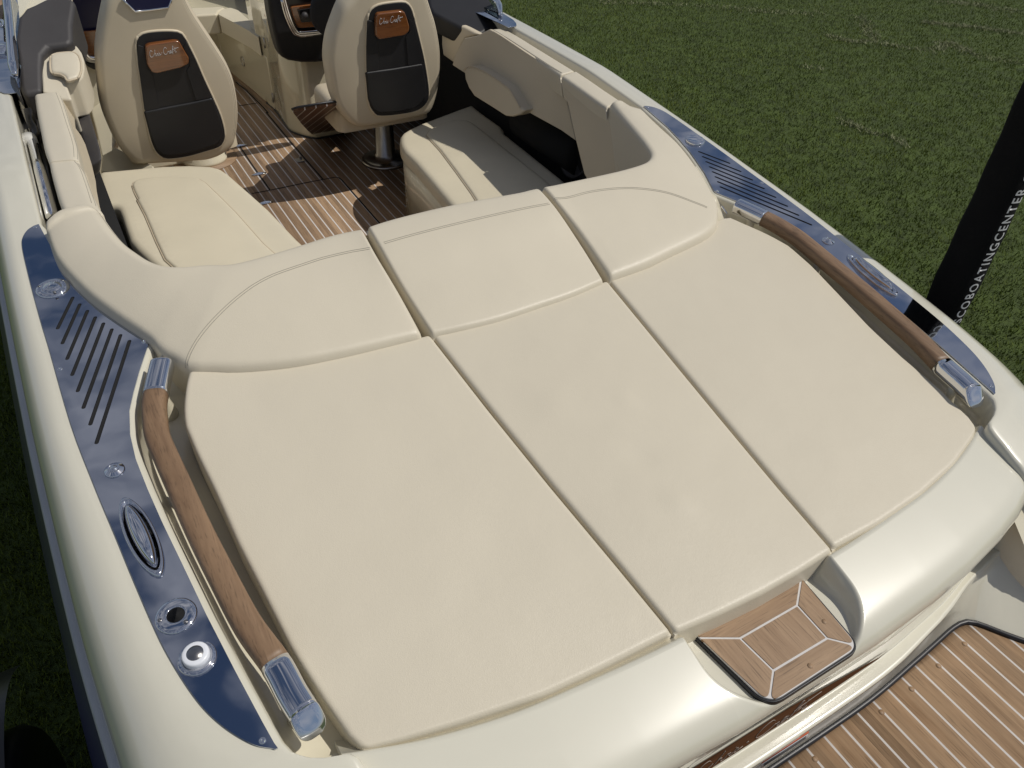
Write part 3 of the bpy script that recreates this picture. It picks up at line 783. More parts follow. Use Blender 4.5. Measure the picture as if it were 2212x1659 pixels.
F0, F3 = s0[0] + Vector((0, .02, 0)), s0[3] + Vector((0, .02, 0))
board([s0[0], inn[0], inn[3], s0[3], F3, F0], M_TEAK_X)
board([s0[1], s0[2], inn[2], inn[1]], M_TEAK_X, [.026, .022, 0, 0])
board([s0[0], s0[1], inn[1], inn[0]], M_TEAK_Y, [0, .026, 0, 0])
board([s0[2], s0[3], inn[3], inn[2]], M_TEAK_Y, [.022, 0, 0, 0])
for c in (('J', 487, 430), ('J', 603, 73)):
    b = MB(); p = at(*c, STZ + .0055); b.lathe(p, [(.0064, -.001), (.0064, .0), (.0001, .0)], n=16); b.build('teak_plug', M_TEAK_Y, st)

M_VARN_D.node_tree.nodes['Principled BSDF'].inputs['Specular IOR Level'].default_value = .0
M_VARN_D.node_tree.nodes['Principled BSDF'].inputs['IOR'].default_value = 1.15; M_VARN_D.node_tree.nodes['Principled BSDF'].inputs['Roughness'].default_value = .6
# ================================================================== BACKRESTS around the sun pad
def zline(y): return .129 + .0 * y
# --- centre section
cz_f = [atp('D', x, y, (0, .057, .129), (0, -.0, 1)) for x, y in ((790, 484), (850, 466), (960, 440), (1060, 421), (1120, 410), (1150, 402), (1162, 401))]
c_rear = [at('D', x, y, SP0 + .012, SP1) for x, y in ((933, 722), (1000, 709), (1080, 690), (1160, 664), (1240, 636), (1306, 606))]
def lerp3(a, b_, n=6): return [a.lerp(b_, i / (n - 1)) for i in range(n)]
def skirt_front(depth_rear, depth_front, yc=-.1):
    return lambda p: Vector((p.x, p.y, p.z - (depth_front if p.y > yc else depth_rear)))
cl_ = cat([c_rear[0], atp('D', 873, 630, (0, -.15, .078), (0, -.29, 1)), atp('D', 822, 540, (0, -.02, .12), (0, -.2, 1)), cz_f[0]], 6)
cr2 = cat([c_rear[-1], atp('D', 1252, 520, (0, -.15, .078), (0, -.29, 1)), atp('D', 1203, 448, (0, -.02, .12), (0, -.2, 1)), cz_f[-1]], 6)
mid = patch('backrest_cushion', cat(c_rear, 4), cat(cz_f, 4), cl_, cr2, M_VINYL, r=.024, drop=.20, crown=.012, nu=26, nv=26, rr=(.5, 1.4, .4, .4))
mid['label'] = 'cream vinyl backrest cushion at the centre'
MBV = bvh(mid)
stitches('stitching', MBV, cat(onmesh(MBV, 'D', ((830, 525), (900, 505), (1000, 480), (1100, 457), (1170, 443), (1186, 440))), 5), mid, (-.0035, .0035))
# --- port section (C-shaped, running forward along the coaming)
def edge_out(pts): return [at(c, x, y, z, k) for c, x, y, z, k in pts]
p_out = [at('E', 322, 150, .135), at('E', 330, 200, DK0 + .05, DK1), at('E', 345, 270, DK0 + .045, DK1), at('E', 385, 390, DK0 + .04, DK1), at('E', 430, 470, DK0 + .035, DK1), at('E', 530, 590, DK0 + .03, DK1), at('E', 655, 710, DK0 + .028, DK1),
         at('E', 770, 800, DK0 + .026, DK1), at('E', 880, 880, DK0 + .024, DK1), at('E', 1005, 965, DK0 + .022, DK1), at('E', 1110, 1045, DK0 + .02, DK1), at('E', 1150, 1095, DK0 + .02, DK1), at('E', 1220, 1155, DK0 + .016, DK1), at('E', 1300, 1200, DK0 + .014, DK1), at('E', 1392, 1238, SP0 + .014, SP1)]
p_seam = [at('D', x, y, SP0 + .012, SP1) for x, y in ((455, 797), (500, 799), (560, 796), (640, 787), (750, 765), (860, 738), (914, 724))]
p_rear = cat(p_out, 4)[:-1] + cat([p_out[-1]] + p_seam, 4)
p_fr = [at('E', 690, 28, .135), at('E', 750, 90, .135), at('E', 830, 200, .133), at('E', 920, 300, .131), at('E', 1010, 365, .13), at('E', 1110, 425, .129), at('E', 1220, 455, .129), at('E', 1360, 460, .129), at('E', 1520, 445, .129),
        at('D', 500, 561, .129), at('D', 560, 547, .129), at('D', 640, 523, .129), at('D', 700, 504, .129), at('D', 750, 492, .129), at('D', 781, 488, .129)]
p_front = cat(p_fr, 4)
p_tip = cat([p_out[0], at('E', 370, 110, .142), at('E', 440, 68, .146), at('E', 540, 40, .146), at('E', 620, 25, .142), p_fr[0]], 4)
p_gap = cat([p_seam[-1], atp('D', 866, 640, (0, -.15, .078), (0, -.29, 1)), atp('D', 812, 548, (0, -.02, .12), (0, -.2, 1)), p_fr[-1]], 6)
# match the parametrisation of the two long sides with extra correspondences
def seg_resamp(P, marks, counts):
    out = []; idx = [min(range(len(P)), key=lambda i: (P[i] - m).length) for m in marks]
    idx = [0] + idx + [len(P) - 1]
    for a, c, n in zip(idx, idx[1:], counts): out += resamp(P[a:c + 1], n + 1)[:-1]
    return out + [P[-1]]
p_rear2 = seg_resamp(p_rear, [at('E', 530, 590, DK0 + .03, DK1), at('E', 880, 880, DK0 + .024, DK1), p_out[-1]], (14, 12, 14, 20))
p_front2 = seg_resamp(p_front, [at('E', 920, 300, .131), at('E', 1220, 455, .129), at('D', 500, 561, .129)], (14, 12, 14, 20))
def patch2(name, A_, B_, tip, gap, m, r, drop, crown, nv=24, rr=(1, 1, 1, 1), skirt=None, stretch=None):
    "A_ and B_ have equal counts: columns run between matching points"
    n = len(A_); o = [0, .015, .05, .10, .17, .26]; Lm = sum((a - b_).length for a, b_ in zip(A_, B_)) / n
    fv = [q / .26 * r * 1.5 * rr[0] / Lm for q in o]; gv = [1 - q / .26 * r * 1.5 * rr[1] / Lm for q in o][::-1]
    fv = fv + [fv[-1] + (gv[0] - fv[-1]) * i / nv for i in range(1, nv)] + gv
    # arclength along the middle
    Mx = [a.lerp(b_, .5) for a, b_ in zip(A_, B_)]; s = [0]
    for a, b_ in zip(Mx, Mx[1:]): s.append(s[-1] + (b_ - a).length)
    tot = s[-1]; ends = [q / .26 * r * 1.5 for q in o]
    su = sorted(set([round(q, 5) for q in ends + [tot - q for q in ends] + [q for q in s if ends[-1] < q < tot - ends[-1]]]))
    def ev(P, q):
        i = 0
        while i < n - 2 and s[i + 1] < q: i += 1
        return P[i].lerp(P[i + 1], min(1, (q - s[i]) / max(1e-9, s[i + 1] - s[i])))
    tip = resamp(tip, 40); gap = resamp(gap, 40)
    base = []
    def e2(P, t):
        x = t * 39; i = min(int(x), 38); return P[i].lerp(P[i + 1], x - i)
    rows = []
    for q in su:
        u = q / tot; a, b_ = ev(A_, q), ev(B_, q); row = []; W = (a - b_).length
        for t in fv:
            p = a.lerp(b_, t); w0 = max(0, 1 - q / .22) ** 2; w1 = max(0, 1 - (tot - q) / .35) ** 2
            p += (e2(tip, t) - A_[0].lerp(B_[0], t)) * w0 + (e2(gap, t) - A_[-1].lerp(B_[-1], t)) * w1
            row.append(tuple(p))
        base.append(row)
    G = np.array(base)
    for _ in range(400):
        G[1:-1, 1:-1, 2] = .25 * (G[:-2, 1:-1, 2] + G[2:, 1:-1, 2] + G[1:-1, :-2, 2] + G[1:-1, 2:, 2]) * .6 + .4 * G[1:-1, 1:-1, 2]
    for iq, q in enumerate(su):
        row = []; W = (ev(A_, q) - ev(B_, q)).length
        for it, t in enumerate(fv):
            p = Vector(G[iq, it])
            dv = max(max(0, 1 - t * W / (r * rr[0])), max(0, 1 - (1 - t) * W / (r * rr[1])))
            du = max(max(0, 1 - q / (r * rr[2])), max(0, 1 - (tot - q) / (r * rr[3])))
            h = math.sqrt(max(0, 1 - min(1, du * du + dv * dv)))
            p = p + Vector((0, 0, -r * (1 - h) + crown * math.sin(math.pi * t) ** .7)); row.append(p)
        rows.append(row)
    b = MB(); b.grid(rows); nr, nc = len(rows), len(rows[0])
    rim = [rows[0][i] for i in range(nc)] + [rows[j][-1] for j in range(1, nr)] + [rows[-1][i] for i in range(nc - 2, -1, -1)] + [rows[j][0] for j in range(nr - 2, 0, -1)]
    sk = skirt or (lambda p: p - Vector((0, 0, drop)))
    b.grid([rim, [sk(p) for p in rim]], True)
    ob = mesh(name, b.v, b.f, m)
    bm = bmesh.new(); bm.from_mesh(ob.data); bmesh.ops.remove_doubles(bm, verts=bm.verts, dist=1e-5); bmesh.ops.recalc_face_normals(bm, faces=bm.faces); bm.to_mesh(ob.data); bm.free()
    for p in ob.data.polygons: p.use_smooth = True
    return ob
pb = patch2('backrest_cushion', p_rear2, p_front2, p_tip, p_gap, M_VINYL, .024, .20, .010, rr=(.6, 1.2, .7, .4))
pb['label'] = 'cream vinyl backrest cushion curving forward along the port side'
PBV = bvh(pb)
stp = cat(onmesh(PBV, 'E', ((1376, 1228), (1385, 1170), (1410, 1110), (1470, 1010), (1560, 900), (1680, 780), (1800, 680), (1900, 612), (2028, 548))) + onmesh(PBV, 'D', ((650, 573), (700, 557), (760, 543), (800, 536), (812, 534))), 5)
stitches('stitching', PBV, stp, pb, (-.0035, .0035))
stitches('edge_stitching', PBV, cat([at('E', x, y, .125, 0) for x, y in ((700, 50), (750, 110), (820, 210), (910, 305), (1000, 372), (1100, 432), (1200, 458))], 5), pb, (-.003,))

# --- starboard section
s_out = [at('C', 1450, 747, .11), at('C', 1540, 755, DK0 + .07, DK1 * .8), at('C', 1600, 790, DK0 + .05, DK1), at('C', 1670, 868, DK0 + .045, DK1), at('C', 1760, 960, DK0 + .04, DK1), at('C', 1860, 1055, DK0 + .036, DK1), at('C', 1950, 1165, DK0 + .032, DK1), at('C', 2040, 1300, DK0 + .028, DK1), at('C', 2110, 1420, DK0 + .026, DK1),
         at('C', 2150, 1500, DK0 + .022, DK1), at('C', 2165, 1560, DK0 + .018, DK1), at('D', 1552, 480, SP0 + .02, SP1), at('D', 1540, 502, SP0 + .014, SP1)]
s_seam = [at('D', x, y, SP0 + .012, SP1) for x, y in ((1520, 517), (1490, 532), (1455, 548), (1400, 574), (1350, 592), (1318, 602))]
s_rear = cat(s_out + s_seam, 4)
s_fr = [at('C', 1356, 765, .118), at('C', 1420, 830, .120), at('C', 1500, 915, .122), at('C', 1590, 1015, .124), at('C', 1650, 1090, .126), at('C', 1662, 1130, .127), at('C', 1640, 1165, .128), at('C', 1580, 1195, .128),
        at('D', 1340, 362, .128), at('D', 1290, 373, .129), at('D', 1230, 386, .129), at('D', 1170, 399, .129)]
s_front = cat(s_fr, 4)
s_tip = [s_out[0], at('C', 1400, 752, .125), s_fr[0]]
s_gap = cat([s_seam[-1], atp('D', 1256, 515, (0, -.15, .078), (0, -.29, 1)), atp('D', 1207, 445, (0, -.02, .12), (0, -.2, 1)), s_fr[-1]], 6)
s_rear2 = seg_resamp(s_rear, [at('C', 1860, 1055, DK0 + .036, DK1), at('C', 2165, 1560, DK0 + .018, DK1), at('D', 1455, 548, SP0 + .012, SP1)], (16, 18, 10, 12))
s_front2 = seg_resamp(s_front, [at('C', 1590, 1015, .124), at('C', 1580, 1195, .128), at('D', 1290, 373, .129)], (16, 18, 10, 12))
sbk = patch2('backrest_cushion', s_rear2, s_front2, s_tip, s_gap, M_VINYL, .024, .20, .010, rr=(.6, .9, .4, .4), skirt=lambda p: p - Vector((0, 0, .20)))
sbk['label'] = 'cream vinyl backrest cushion curving forward along the starboard side'
SBV = bvh(sbk)
sts = cat(onmesh(SBV, 'C', ((950, 1488), (1060, 1455), (1200, 1418), (1350, 1395), (1500, 1387), (1650, 1397), (1800, 1425), (1950, 1478), (2080, 1530), (2160, 1575))), 5)
stitches('stitching', SBV, sts, sbk, (-.0035, .0035))

# --- faces of the backrests towards the cockpit
def ribbon(name, top, bot, m, parent=None, th=.03, bevel=.006):
    b = MB(); n = len(top); c = sum(top, Vector()) / n
    b.grid([top, [a.lerp(q, .33) for a, q in zip(top, bot)], [a.lerp(q, .66) for a, q in zip(top, bot)], bot]); o = b.build(name, m, parent)
    q = o.modifiers.new('t', 'SOLIDIFY'); q.thickness = th; q.offset = 0
    return o
fr_all = p_front2[8:]
b = MB(); fr = [p + Vector((0, -.012, -.03)) for p in p_front[10:]] + [p + Vector((0, -.012, -.03)) for p in cz_f] + [p + Vector((0, -.012, -.03)) for p in s_front[::-1]]
b.grid([fr, [p + Vector((0, 0, -.30)) for p in fr], [p + Vector((0, -.05, -.72)) for p in fr]]); b.build('backrest_front', M_SEAT)

# starboard coaming: three upholstered panels and the armrest pod
def topstrip(name, inner, outer, m, z, drop=.05, parent=None, rr=(1, 1, .5, .5), r=.016, skirt=None):
    return patch(name, inner, outer, lerp3(inner[0], outer[0]), lerp3(inner[-1], outer[-1]), m, parent, r=r, drop=drop, crown=.004, nu=20, nv=10, rr=rr, skirt=skirt)
ZC = .105
i1 = cat([at('C', x, y, ZC) for x, y in ((290, 283), (380, 262), (430, 235), (480, 214), (560, 255), (720, 365), (860, 455), (990, 548))], 5)
o1_ = cat([at('C', x, y, ZC) for x, y in ((300, 270), (390, 252), (500, 210), (590, 208), (680, 262), (830, 355), (970, 440), (1100, 522))], 5)
t1 = topstrip('side_bolster_top', resamp(cat([at('C', x, y, ZC) for x, y in ((468, 218), (560, 262), (720, 368), (860, 458), (1000, 552))], 5), 40), resamp(cat([at('C', x, y, ZC) for x, y in ((585, 209), (690, 268), (830, 355), (970, 440), (1108, 522))], 5), 40), M_VINYL, ZC, skirt=lambda p: Vector((p.x + .022, p.y, p.z - .09)))
t2 = topstrip('side_bolster_top', [at('C', x, y, ZC + .004) for x, y in ((1006, 560), (1100, 628), (1200, 700), (1290, 762), (1340, 792))], [at('C', x, y, ZC + .004) for x, y in ((1118, 521), (1220, 590), (1320, 660), (1400, 712), (1448, 744))], M_VINYL, ZC, skirt=lambda p: Vector((p.x + .022, p.y, p.z - .09)))
# inner faces: seen slanting inwards; plane leaning a little
def face(name, px_, n, p0, m, depth=(.06, 0, 0), bevel=.012, label=None, parent=None, rz=0.0):
    o = prism(name, [atp(c, x, y, p0, n) for c, x, y in px_], depth, m, parent, bevel=bevel, seg=4)
    if label: o['label'] = label
    return o
ed = [at('C', 1000, 556, ZC), at('C', 290, 283, ZC)]
nA = Vector((-1, .0, .18)); dA = (ed[1] - ed[0]); nA = dA.cross(Vector((.16, 0, 1))).normalized(); pA = tuple(at('C', 800, 440, ZC - .010))
f1 = face('side_panel', [('C', 290, 283), ('C', 385, 263), ('C', 430, 238), ('C', 476, 216), ('C', 560, 264), ('C', 720, 372), ('C', 860, 463), ('C', 994, 556), ('C', 1060, 800), ('C', 1112, 1040), ('C', 1000, 960), ('C', 700, 795), ('C', 285, 535), ('C', 200, 480), ('C', 225, 400)], nA, pA, M_SEAT, (.014, 0, 0), bevel=.005, label='tan vinyl side panel beside the starboard bench')
dB = at('C', 1340, 792, ZC) - at('C', 1006, 566, ZC); nB = dB.cross(Vector((.16, 0, 1))).normalized(); pB = tuple(at('C', 1100, 635, ZC - .01))
f2 = face('side_panel', [('C', 1004, 566), ('C', 1100, 635), ('C', 1220, 720), ('C', 1338, 800), ('C', 1380, 980), ('C', 1430, 1220), ('C', 1440, 1340), ('C', 1240, 1420), ('C', 1172, 1280), ('C', 1110, 1030), ('C', 1060, 800)], nB, pB, M_SEAT, (.014, 0, 0), bevel=.005)
dC_ = at('C', 1600, 1030, .11) - at('C', 1356, 785, .11); nC = dC_.cross(Vector((.10, 0, 1))).normalized(); pC = tuple(at('C', 1480, 905, .10))
f3 = face('side_panel', [('C', 1352, 780), ('C', 1430, 855), ('C', 1520, 950), ('C', 1600, 1040), ('C', 1650, 1110), ('C', 1650, 1150), ('C', 1600, 1260), ('C', 1430, 1330), ('C', 1400, 1120)], nC, pC, M_SEAT, (.014, .0, 0), bevel=.005)
# armrest pod, proud of the panel
pod = [('C', 287, 525), ('C', 300, 500), ('C', 330, 490), ('C', 370, 495), ('C', 460, 540), ('C', 560, 608), ('C', 620, 655), ('C', 655, 710), ('C', 700, 788), ('C', 735, 815), ('C', 700, 845), ('C', 640, 862), ('C', 590, 856), ('C', 480, 785), ('C', 360, 710), ('C', 320, 650), ('C', 295, 590)]
o = face('armrest_pod', pod, nA, tuple(Vector(pA) - nA * (.05 if nA.x > 0 else -.05)), M_SEAT, (.09, 0, 0), bevel=.02)
PO = [atp(c, x, y, tuple(Vector(pA) - nA * (.053 if nA.x > 0 else -.053)), tuple(nA)) for c, x, y in pod[:9]]
b = MB(); b.tube(cat(PO, 5), .0035, 8); b.build('piping', M_PIPE, o)
for ed_, pp, nn in (([(505, 232), (600, 292), (760, 400), (900, 490), (985, 556)], pA, nA), ([(1015, 582), (1100, 644), (1220, 728), (1330, 806)], pB, nB), ([(1362, 800), (1430, 865), (1520, 960), (1600, 1052), (1644, 1112)], pC, nC)):
    s_ = -.0025 if nn.x > 0 else .0025; b = MB(); b.tube(cat([atp('C', x, y, tuple(Vector(pp) + nn * s_), tuple(nn)) for x, y in ed_], 5), .0009, 5); b.build('stitching', M_THREAD, {0: f1, 1: f2, 2: f3}[(pA, pB, pC).index(pp)])
sc_ = at('C', 1110, 1165, -.32); b = MB(); b.lathe(sc_, [(.10, 0), (.10, .012), (.09, .016), (.085, .008), (.05, .012), (.0001, .012)], (-1, -.1, .3), 36); b.build('speaker', M_DASH)
# small panel ahead of them and the console side
f0 = face('side_panel', [('C', 75, 100), ('C', 200, 160), ('C', 300, 205), ('C', 395, 255), ('C', 290, 283), ('C', 205, 462), ('C', 130, 410), ('C', 120, 330), ('C', 120, 200), ('C', 60, 150)], nA, tuple(Vector(pA) + Vector((.07, 0, 0))), M_SEAT, (.04, 0, 0))

# port coaming bolsters
q1 = topstrip('side_bolster_top', cat([at('T', x, y, ZC + .01) for x, y in ((640, 172), (690, 260), (760, 480), (825, 700), (860, 850), (865, 928))], 5), cat([at('T', x, y, ZC + .01) for x, y in ((371, 210), (400, 400), (440, 600), (480, 800), (520, 915), (535, 958))], 5), M_VINYL, ZC, rr=(1.6, 1, .8, .3), drop=.10)
q2 = topstrip('side_bolster_top', cat([at('T', x, y, ZC + .005) for x, y in ((862, 932), (930, 1060), (970, 1180), (1020, 1300), (1085, 1430), (1130, 1500))], 5), cat([at('T', x, y, ZC + .005) for x, y in ((537, 964), (560, 1080), (600, 1230), (640, 1370), (690, 1490), (720, 1560))], 5), M_VINYL, ZC, rr=(1.6, 1, .3, .5), drop=.10)
q1['label'] = 'cream vinyl bolster along the port side, forward one'
for ob, ln in ((q1, ((612, 180), (660, 300), (730, 520), (800, 740), (818, 900))), (q1, ((650, 185), (700, 320), (770, 550), (838, 760), (852, 910))), (q2, ((812, 928), (870, 1000), (920, 1130), (970, 1280), (1008, 1400))), (q2, ((850, 950), (915, 1040), (960, 1160), (1010, 1300), (1052, 1420)))):
    stitches('stitching', bvh(ob), cat([at('T', x, y, ZC + .01) for x, y in ln], 5), ob, (0,))
stitches('stitching', bvh(t1), [at('C', x, y, ZC) for x, y in ((505, 222), (600, 280), (760, 385), (900, 475), (1008, 540))], t1, (-.002, .002))
# inner face of the port bolsters: a slim roll seen beside the top, then the panel down to the bench
dP = at('T', 1080, 1430, .08) - at('T', 700, 260, .08); nP = dP.cross(Vector((-.25, 0, 1))).normalized(); pP = tuple(at('T', 850, 850, .06))
face('side_panel', [('T', 650, 185), ('T', 720, 220), ('T', 790, 340), ('T', 835, 470), ('T', 850, 600), ('T', 900, 670), ('T', 960, 790), ('T', 1030, 1010), ('T', 1075, 1200), ('T', 1085, 1300), ('T', 1120, 1480), ('T', 1135, 1520), ('T', 1040, 1400), ('T', 950, 1100), ('T', 860, 900), ('T', 780, 560)], nP, pP, M_SEAT, (-.05, 0, 0), bevel=.012)
# ================================================================== COCKPIT
fl = prism('cockpit_floor', [(-1.1, .12, FLOOR), (1.15, .12, FLOOR), (1.12, 3.5, FLOOR), (.80, 4.9, FLOOR), (-.80, 4.9, FLOOR), (-1.08, 3.5, FLOOR)], (0, 0, -.04), wood('floor_teak', TK1, TK2, .58, 1, plank=(.0520, .47), wline=.13), bevel=0)
def strip3(c, pts, wd, z, name, m, parent, up=.002):
    P = [at(c, x, y, z) for x, y in pts]; b = MB(); rows = []; T = frames(P)
    for p, t in zip(P, T):
        s = Vector((-t.y, t.x, 0)) * wd / 2; rows.append([p - s + Vector((0, 0, up)), p + s + Vector((0, 0, up))])
    b.grid(rows); return b.build(name, m, parent, smooth=False)
for c, pts in (('I', [(150, 375), (355, 680), (570, 985)]), ('I', [(520, 0), (735, 260), (1000, 575), (1240, 850)]), ('I', [(340, 1028), (570, 985), (1000, 895), (1240, 850), (1390, 822), (1440, 828), (1480, 860), (1700, 1112), (1890, 1330), (2100, 1570)]), ('W', [(610, 1040), (700, 1110), (830, 1230), (960, 1360), (1020, 1430)]), ('W', [(650, 1340), (760, 1322), (880, 1305)])):
    strip3(c, pts, .009, FLOOR, 'hatch_gap', M_VOID, fl)
# broad teak margins along the console and round the port pedestal
strip3('W', [(530, 915), (640, 1000), (800, 1125), (960, 1270), (1110, 1400)], .055, FLOOR, 'margin_board', M_TEAK_Y, fl, .003)
for x, y in ((195, 415), (430, 775), (512, 1140)):
    p = at('I', x, y, FLOOR + .004); b = MB(); b.grid([[p + Vector((dx * .045, dy, h)) for dx, dy, h in ((a * math.cos(t) / 1, .016 * math.sin(t), 0.002 * k) for t in [2 * math.pi * i / 20 for i in range(20)])] for k, a in ((0, 1), (1, .95), (1.6, .5), (1.7, .05))], True, caps=True)
    b.build('hatch_hinge', M_CHROME, fl)
p = at('I', 945, 600, FLOOR + .004); b = MB(); b.box(p, (.024, .030, .0025)); b.box(p + Vector((.012, .02, .008)), (.008, .006, .006)); b.build('hatch_latch', M_STEEL, fl, bevel=.002)

# ---- benches
def bench(name, out_px, inset_px, wall_px, lab):
    lp = [at(c, x, y, SEAT) for c, x, y in out_px]
    o = soft(name, lp, M_BENCH, r=.030, drop=.04, grid=.03)
    o['label'] = lab
    li = [at(c, x, y, SEAT) for c, x, y in inset_px]
    g_, nm = inset(li, 0)
    b = MB(); b.tube([q + Vector((0, 0, .0008)) for q in li] + [li[0] + Vector((0, 0, .0008))], .0035, 8); b.build('piping', M_PIPE, o)
    soft('seat_pad', [q + Vector((0, 0, .010)) for q in li], M_BENCH, o, r=.014, drop=.0, crown=.006, grid=.03)
    return o, lp
def rp(c, pts): return [(c, x, y) for x, y in pts]
pb_out = rp('A', [(714, 1310), (718, 1280), (732, 1264), (760, 1257), (1000, 1235), (1200, 1217), (1400, 1210), (1560, 1217), (1630, 1235), (1690, 1275), (1850, 1415), (1980, 1530)]) + rp('D', [(640, 511), (700, 565), (760, 620), (560, 700), (340, 580)]) + rp('E', [(1000, 350), (950, 290), (915, 190), (890, 110), (870, 60), (840, 42), (780, 36), (762, 20)]) + rp('A', [(745, 1430)])
pi_ = rp('A', [(975, 1375), (985, 1350), (1020, 1332), (1150, 1314), (1280, 1311), (1400, 1315), (1470, 1325), (1520, 1355), (1620, 1450), (1740, 1570)]) + rp('D', [(570, 528), (640, 590), (560, 650), (420, 620), (356, 563)]) + rp('E', [(1150, 310), (1070, 120), (1010, 5)]) + rp('A', [(1020, 1480), (990, 1420)])
ob, lp = bench('bench_seat', pb_out, pi_, None, 'cream vinyl bench seat on the port side')
lw = [q + Vector((0, 0, -.030)) for q in inset(resamp(lp, 80, True), .012)[0]]
prism('bench_base', lw, (0, 0, FLOOR - SEAT + .03), M_GEL2, bevel=0)
sb_out = rp('B', [(1286, 1035), (1288, 1000), (1305, 975), (1345, 950), (1440, 905), (1540, 868), (1700, 808), (1800, 772), (1835, 768)]) + rp('C', [(360, 775), (430, 830), (500, 880), (560, 922), (583, 945), (590, 975), (610, 992), (760, 1110), (1005, 1305)]) + rp('D', [(1300, 460), (1200, 560), (1040, 560)]) + rp('B', [(1740, 1590), (1640, 1475), (1520, 1330), (1400, 1190), (1320, 1110), (1295, 1070)])
si_ = rp('C', [(8, 1002), (25, 975), (60, 950), (130, 917), (200, 897), (260, 889), (310, 895), (350, 915), (500, 1032), (700, 1190), (885, 1337)]) + rp('D', [(1250, 465), (1180, 530), (1080, 520)]) + rp('C', [(345, 1435), (230, 1275), (110, 1115), (45, 1045)])
ob2, lp2 = bench('bench_seat', sb_out, si_, None, 'cream vinyl bench seat on the starboard side')
lw = [q + Vector((0, 0, -.030)) for q in inset(resamp(lp2, 80, True), .012)[0]]
prism('bench_base', lw, (0, 0, FLOOR - SEAT + .03), M_GEL2, bevel=0)
# inner liners of the cockpit
for sg, m in ((-1, M_GEL2), (1, M_VOID)):  # starboard liner near-black: the dark void under the coaming, put into its colour
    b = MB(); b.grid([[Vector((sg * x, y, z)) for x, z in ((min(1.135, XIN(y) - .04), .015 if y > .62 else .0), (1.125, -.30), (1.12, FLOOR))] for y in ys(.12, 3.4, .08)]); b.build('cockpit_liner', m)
# dark foam roll and speaker under the starboard coaming
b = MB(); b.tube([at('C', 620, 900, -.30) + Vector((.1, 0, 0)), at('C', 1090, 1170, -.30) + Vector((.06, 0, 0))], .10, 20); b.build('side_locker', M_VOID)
# dark inner side of the port bench notch
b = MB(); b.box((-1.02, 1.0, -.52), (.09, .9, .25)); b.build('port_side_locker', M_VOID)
# ================================================================== HELM SEATS
SCRIPT = [
 [(.105, .19), (.085, .235), (.05, .23), (.015, .17), (.0, .09), (.012, .03), (.05, .012), (.10, .045), (.135, .09)],
 [(.15, .015), (.175, .12), (.205, .235)], [(.157, .06), (.18, .105), (.2, .10), (.198, .05), (.205, .018), (.225, .03), (.245, .10), (.25, .085), (.27, .09), (.262, .04), (.275, .02), (.295, .05)],
 [(.30, .135), (.304, .145)], [(.295, .05), (.32, .105), (.33, .07), (.325, .025), (.305, .02)], [(.325, .025), (.37, .05)],
 [(.392, .085), (.410, .085)], [(.401, .075), (.401, .095)],
 [(.60, .20), (.575, .25), (.535, .24), (.49, .18), (.47, .09), (.485, .03), (.53, .01), (.58, .045), (.62, .10), (.63, .085), (.655, .09), (.645, .03), (.66, .015), (.69, .05), (.72, .10), (.70, .11), (.68, .07), (.685, .025), (.70, .02), (.725, .06), (.732, .10), (.728, .03), (.745, .02)],
 [(.745, .02), (.79, .12), (.83, .22), (.835, .245), (.815, .24), (.79, .16), (.765, .03), (.755, -.03)], [(.80, .06), (.84, .09)],
 [(.885, .19), (.865, .10), (.855, .04), (.87, .015), (.90, .04)], [(.77, .125), (.88, .145), (1.0, .165)]]
def script(name, o_, ex, ey, nm, r, m, parent):
    "handwritten two-word script drawn as thin strokes"
    b = MB()
    for st_ in SCRIPT:
        pts = [o_ + ex * x + ey * y + nm * .0008 for x, y in st_]
        b.tube(cat(pts, 5) if len(pts) > 2 else pts, r, 6)
    return b.build(name, m, parent)
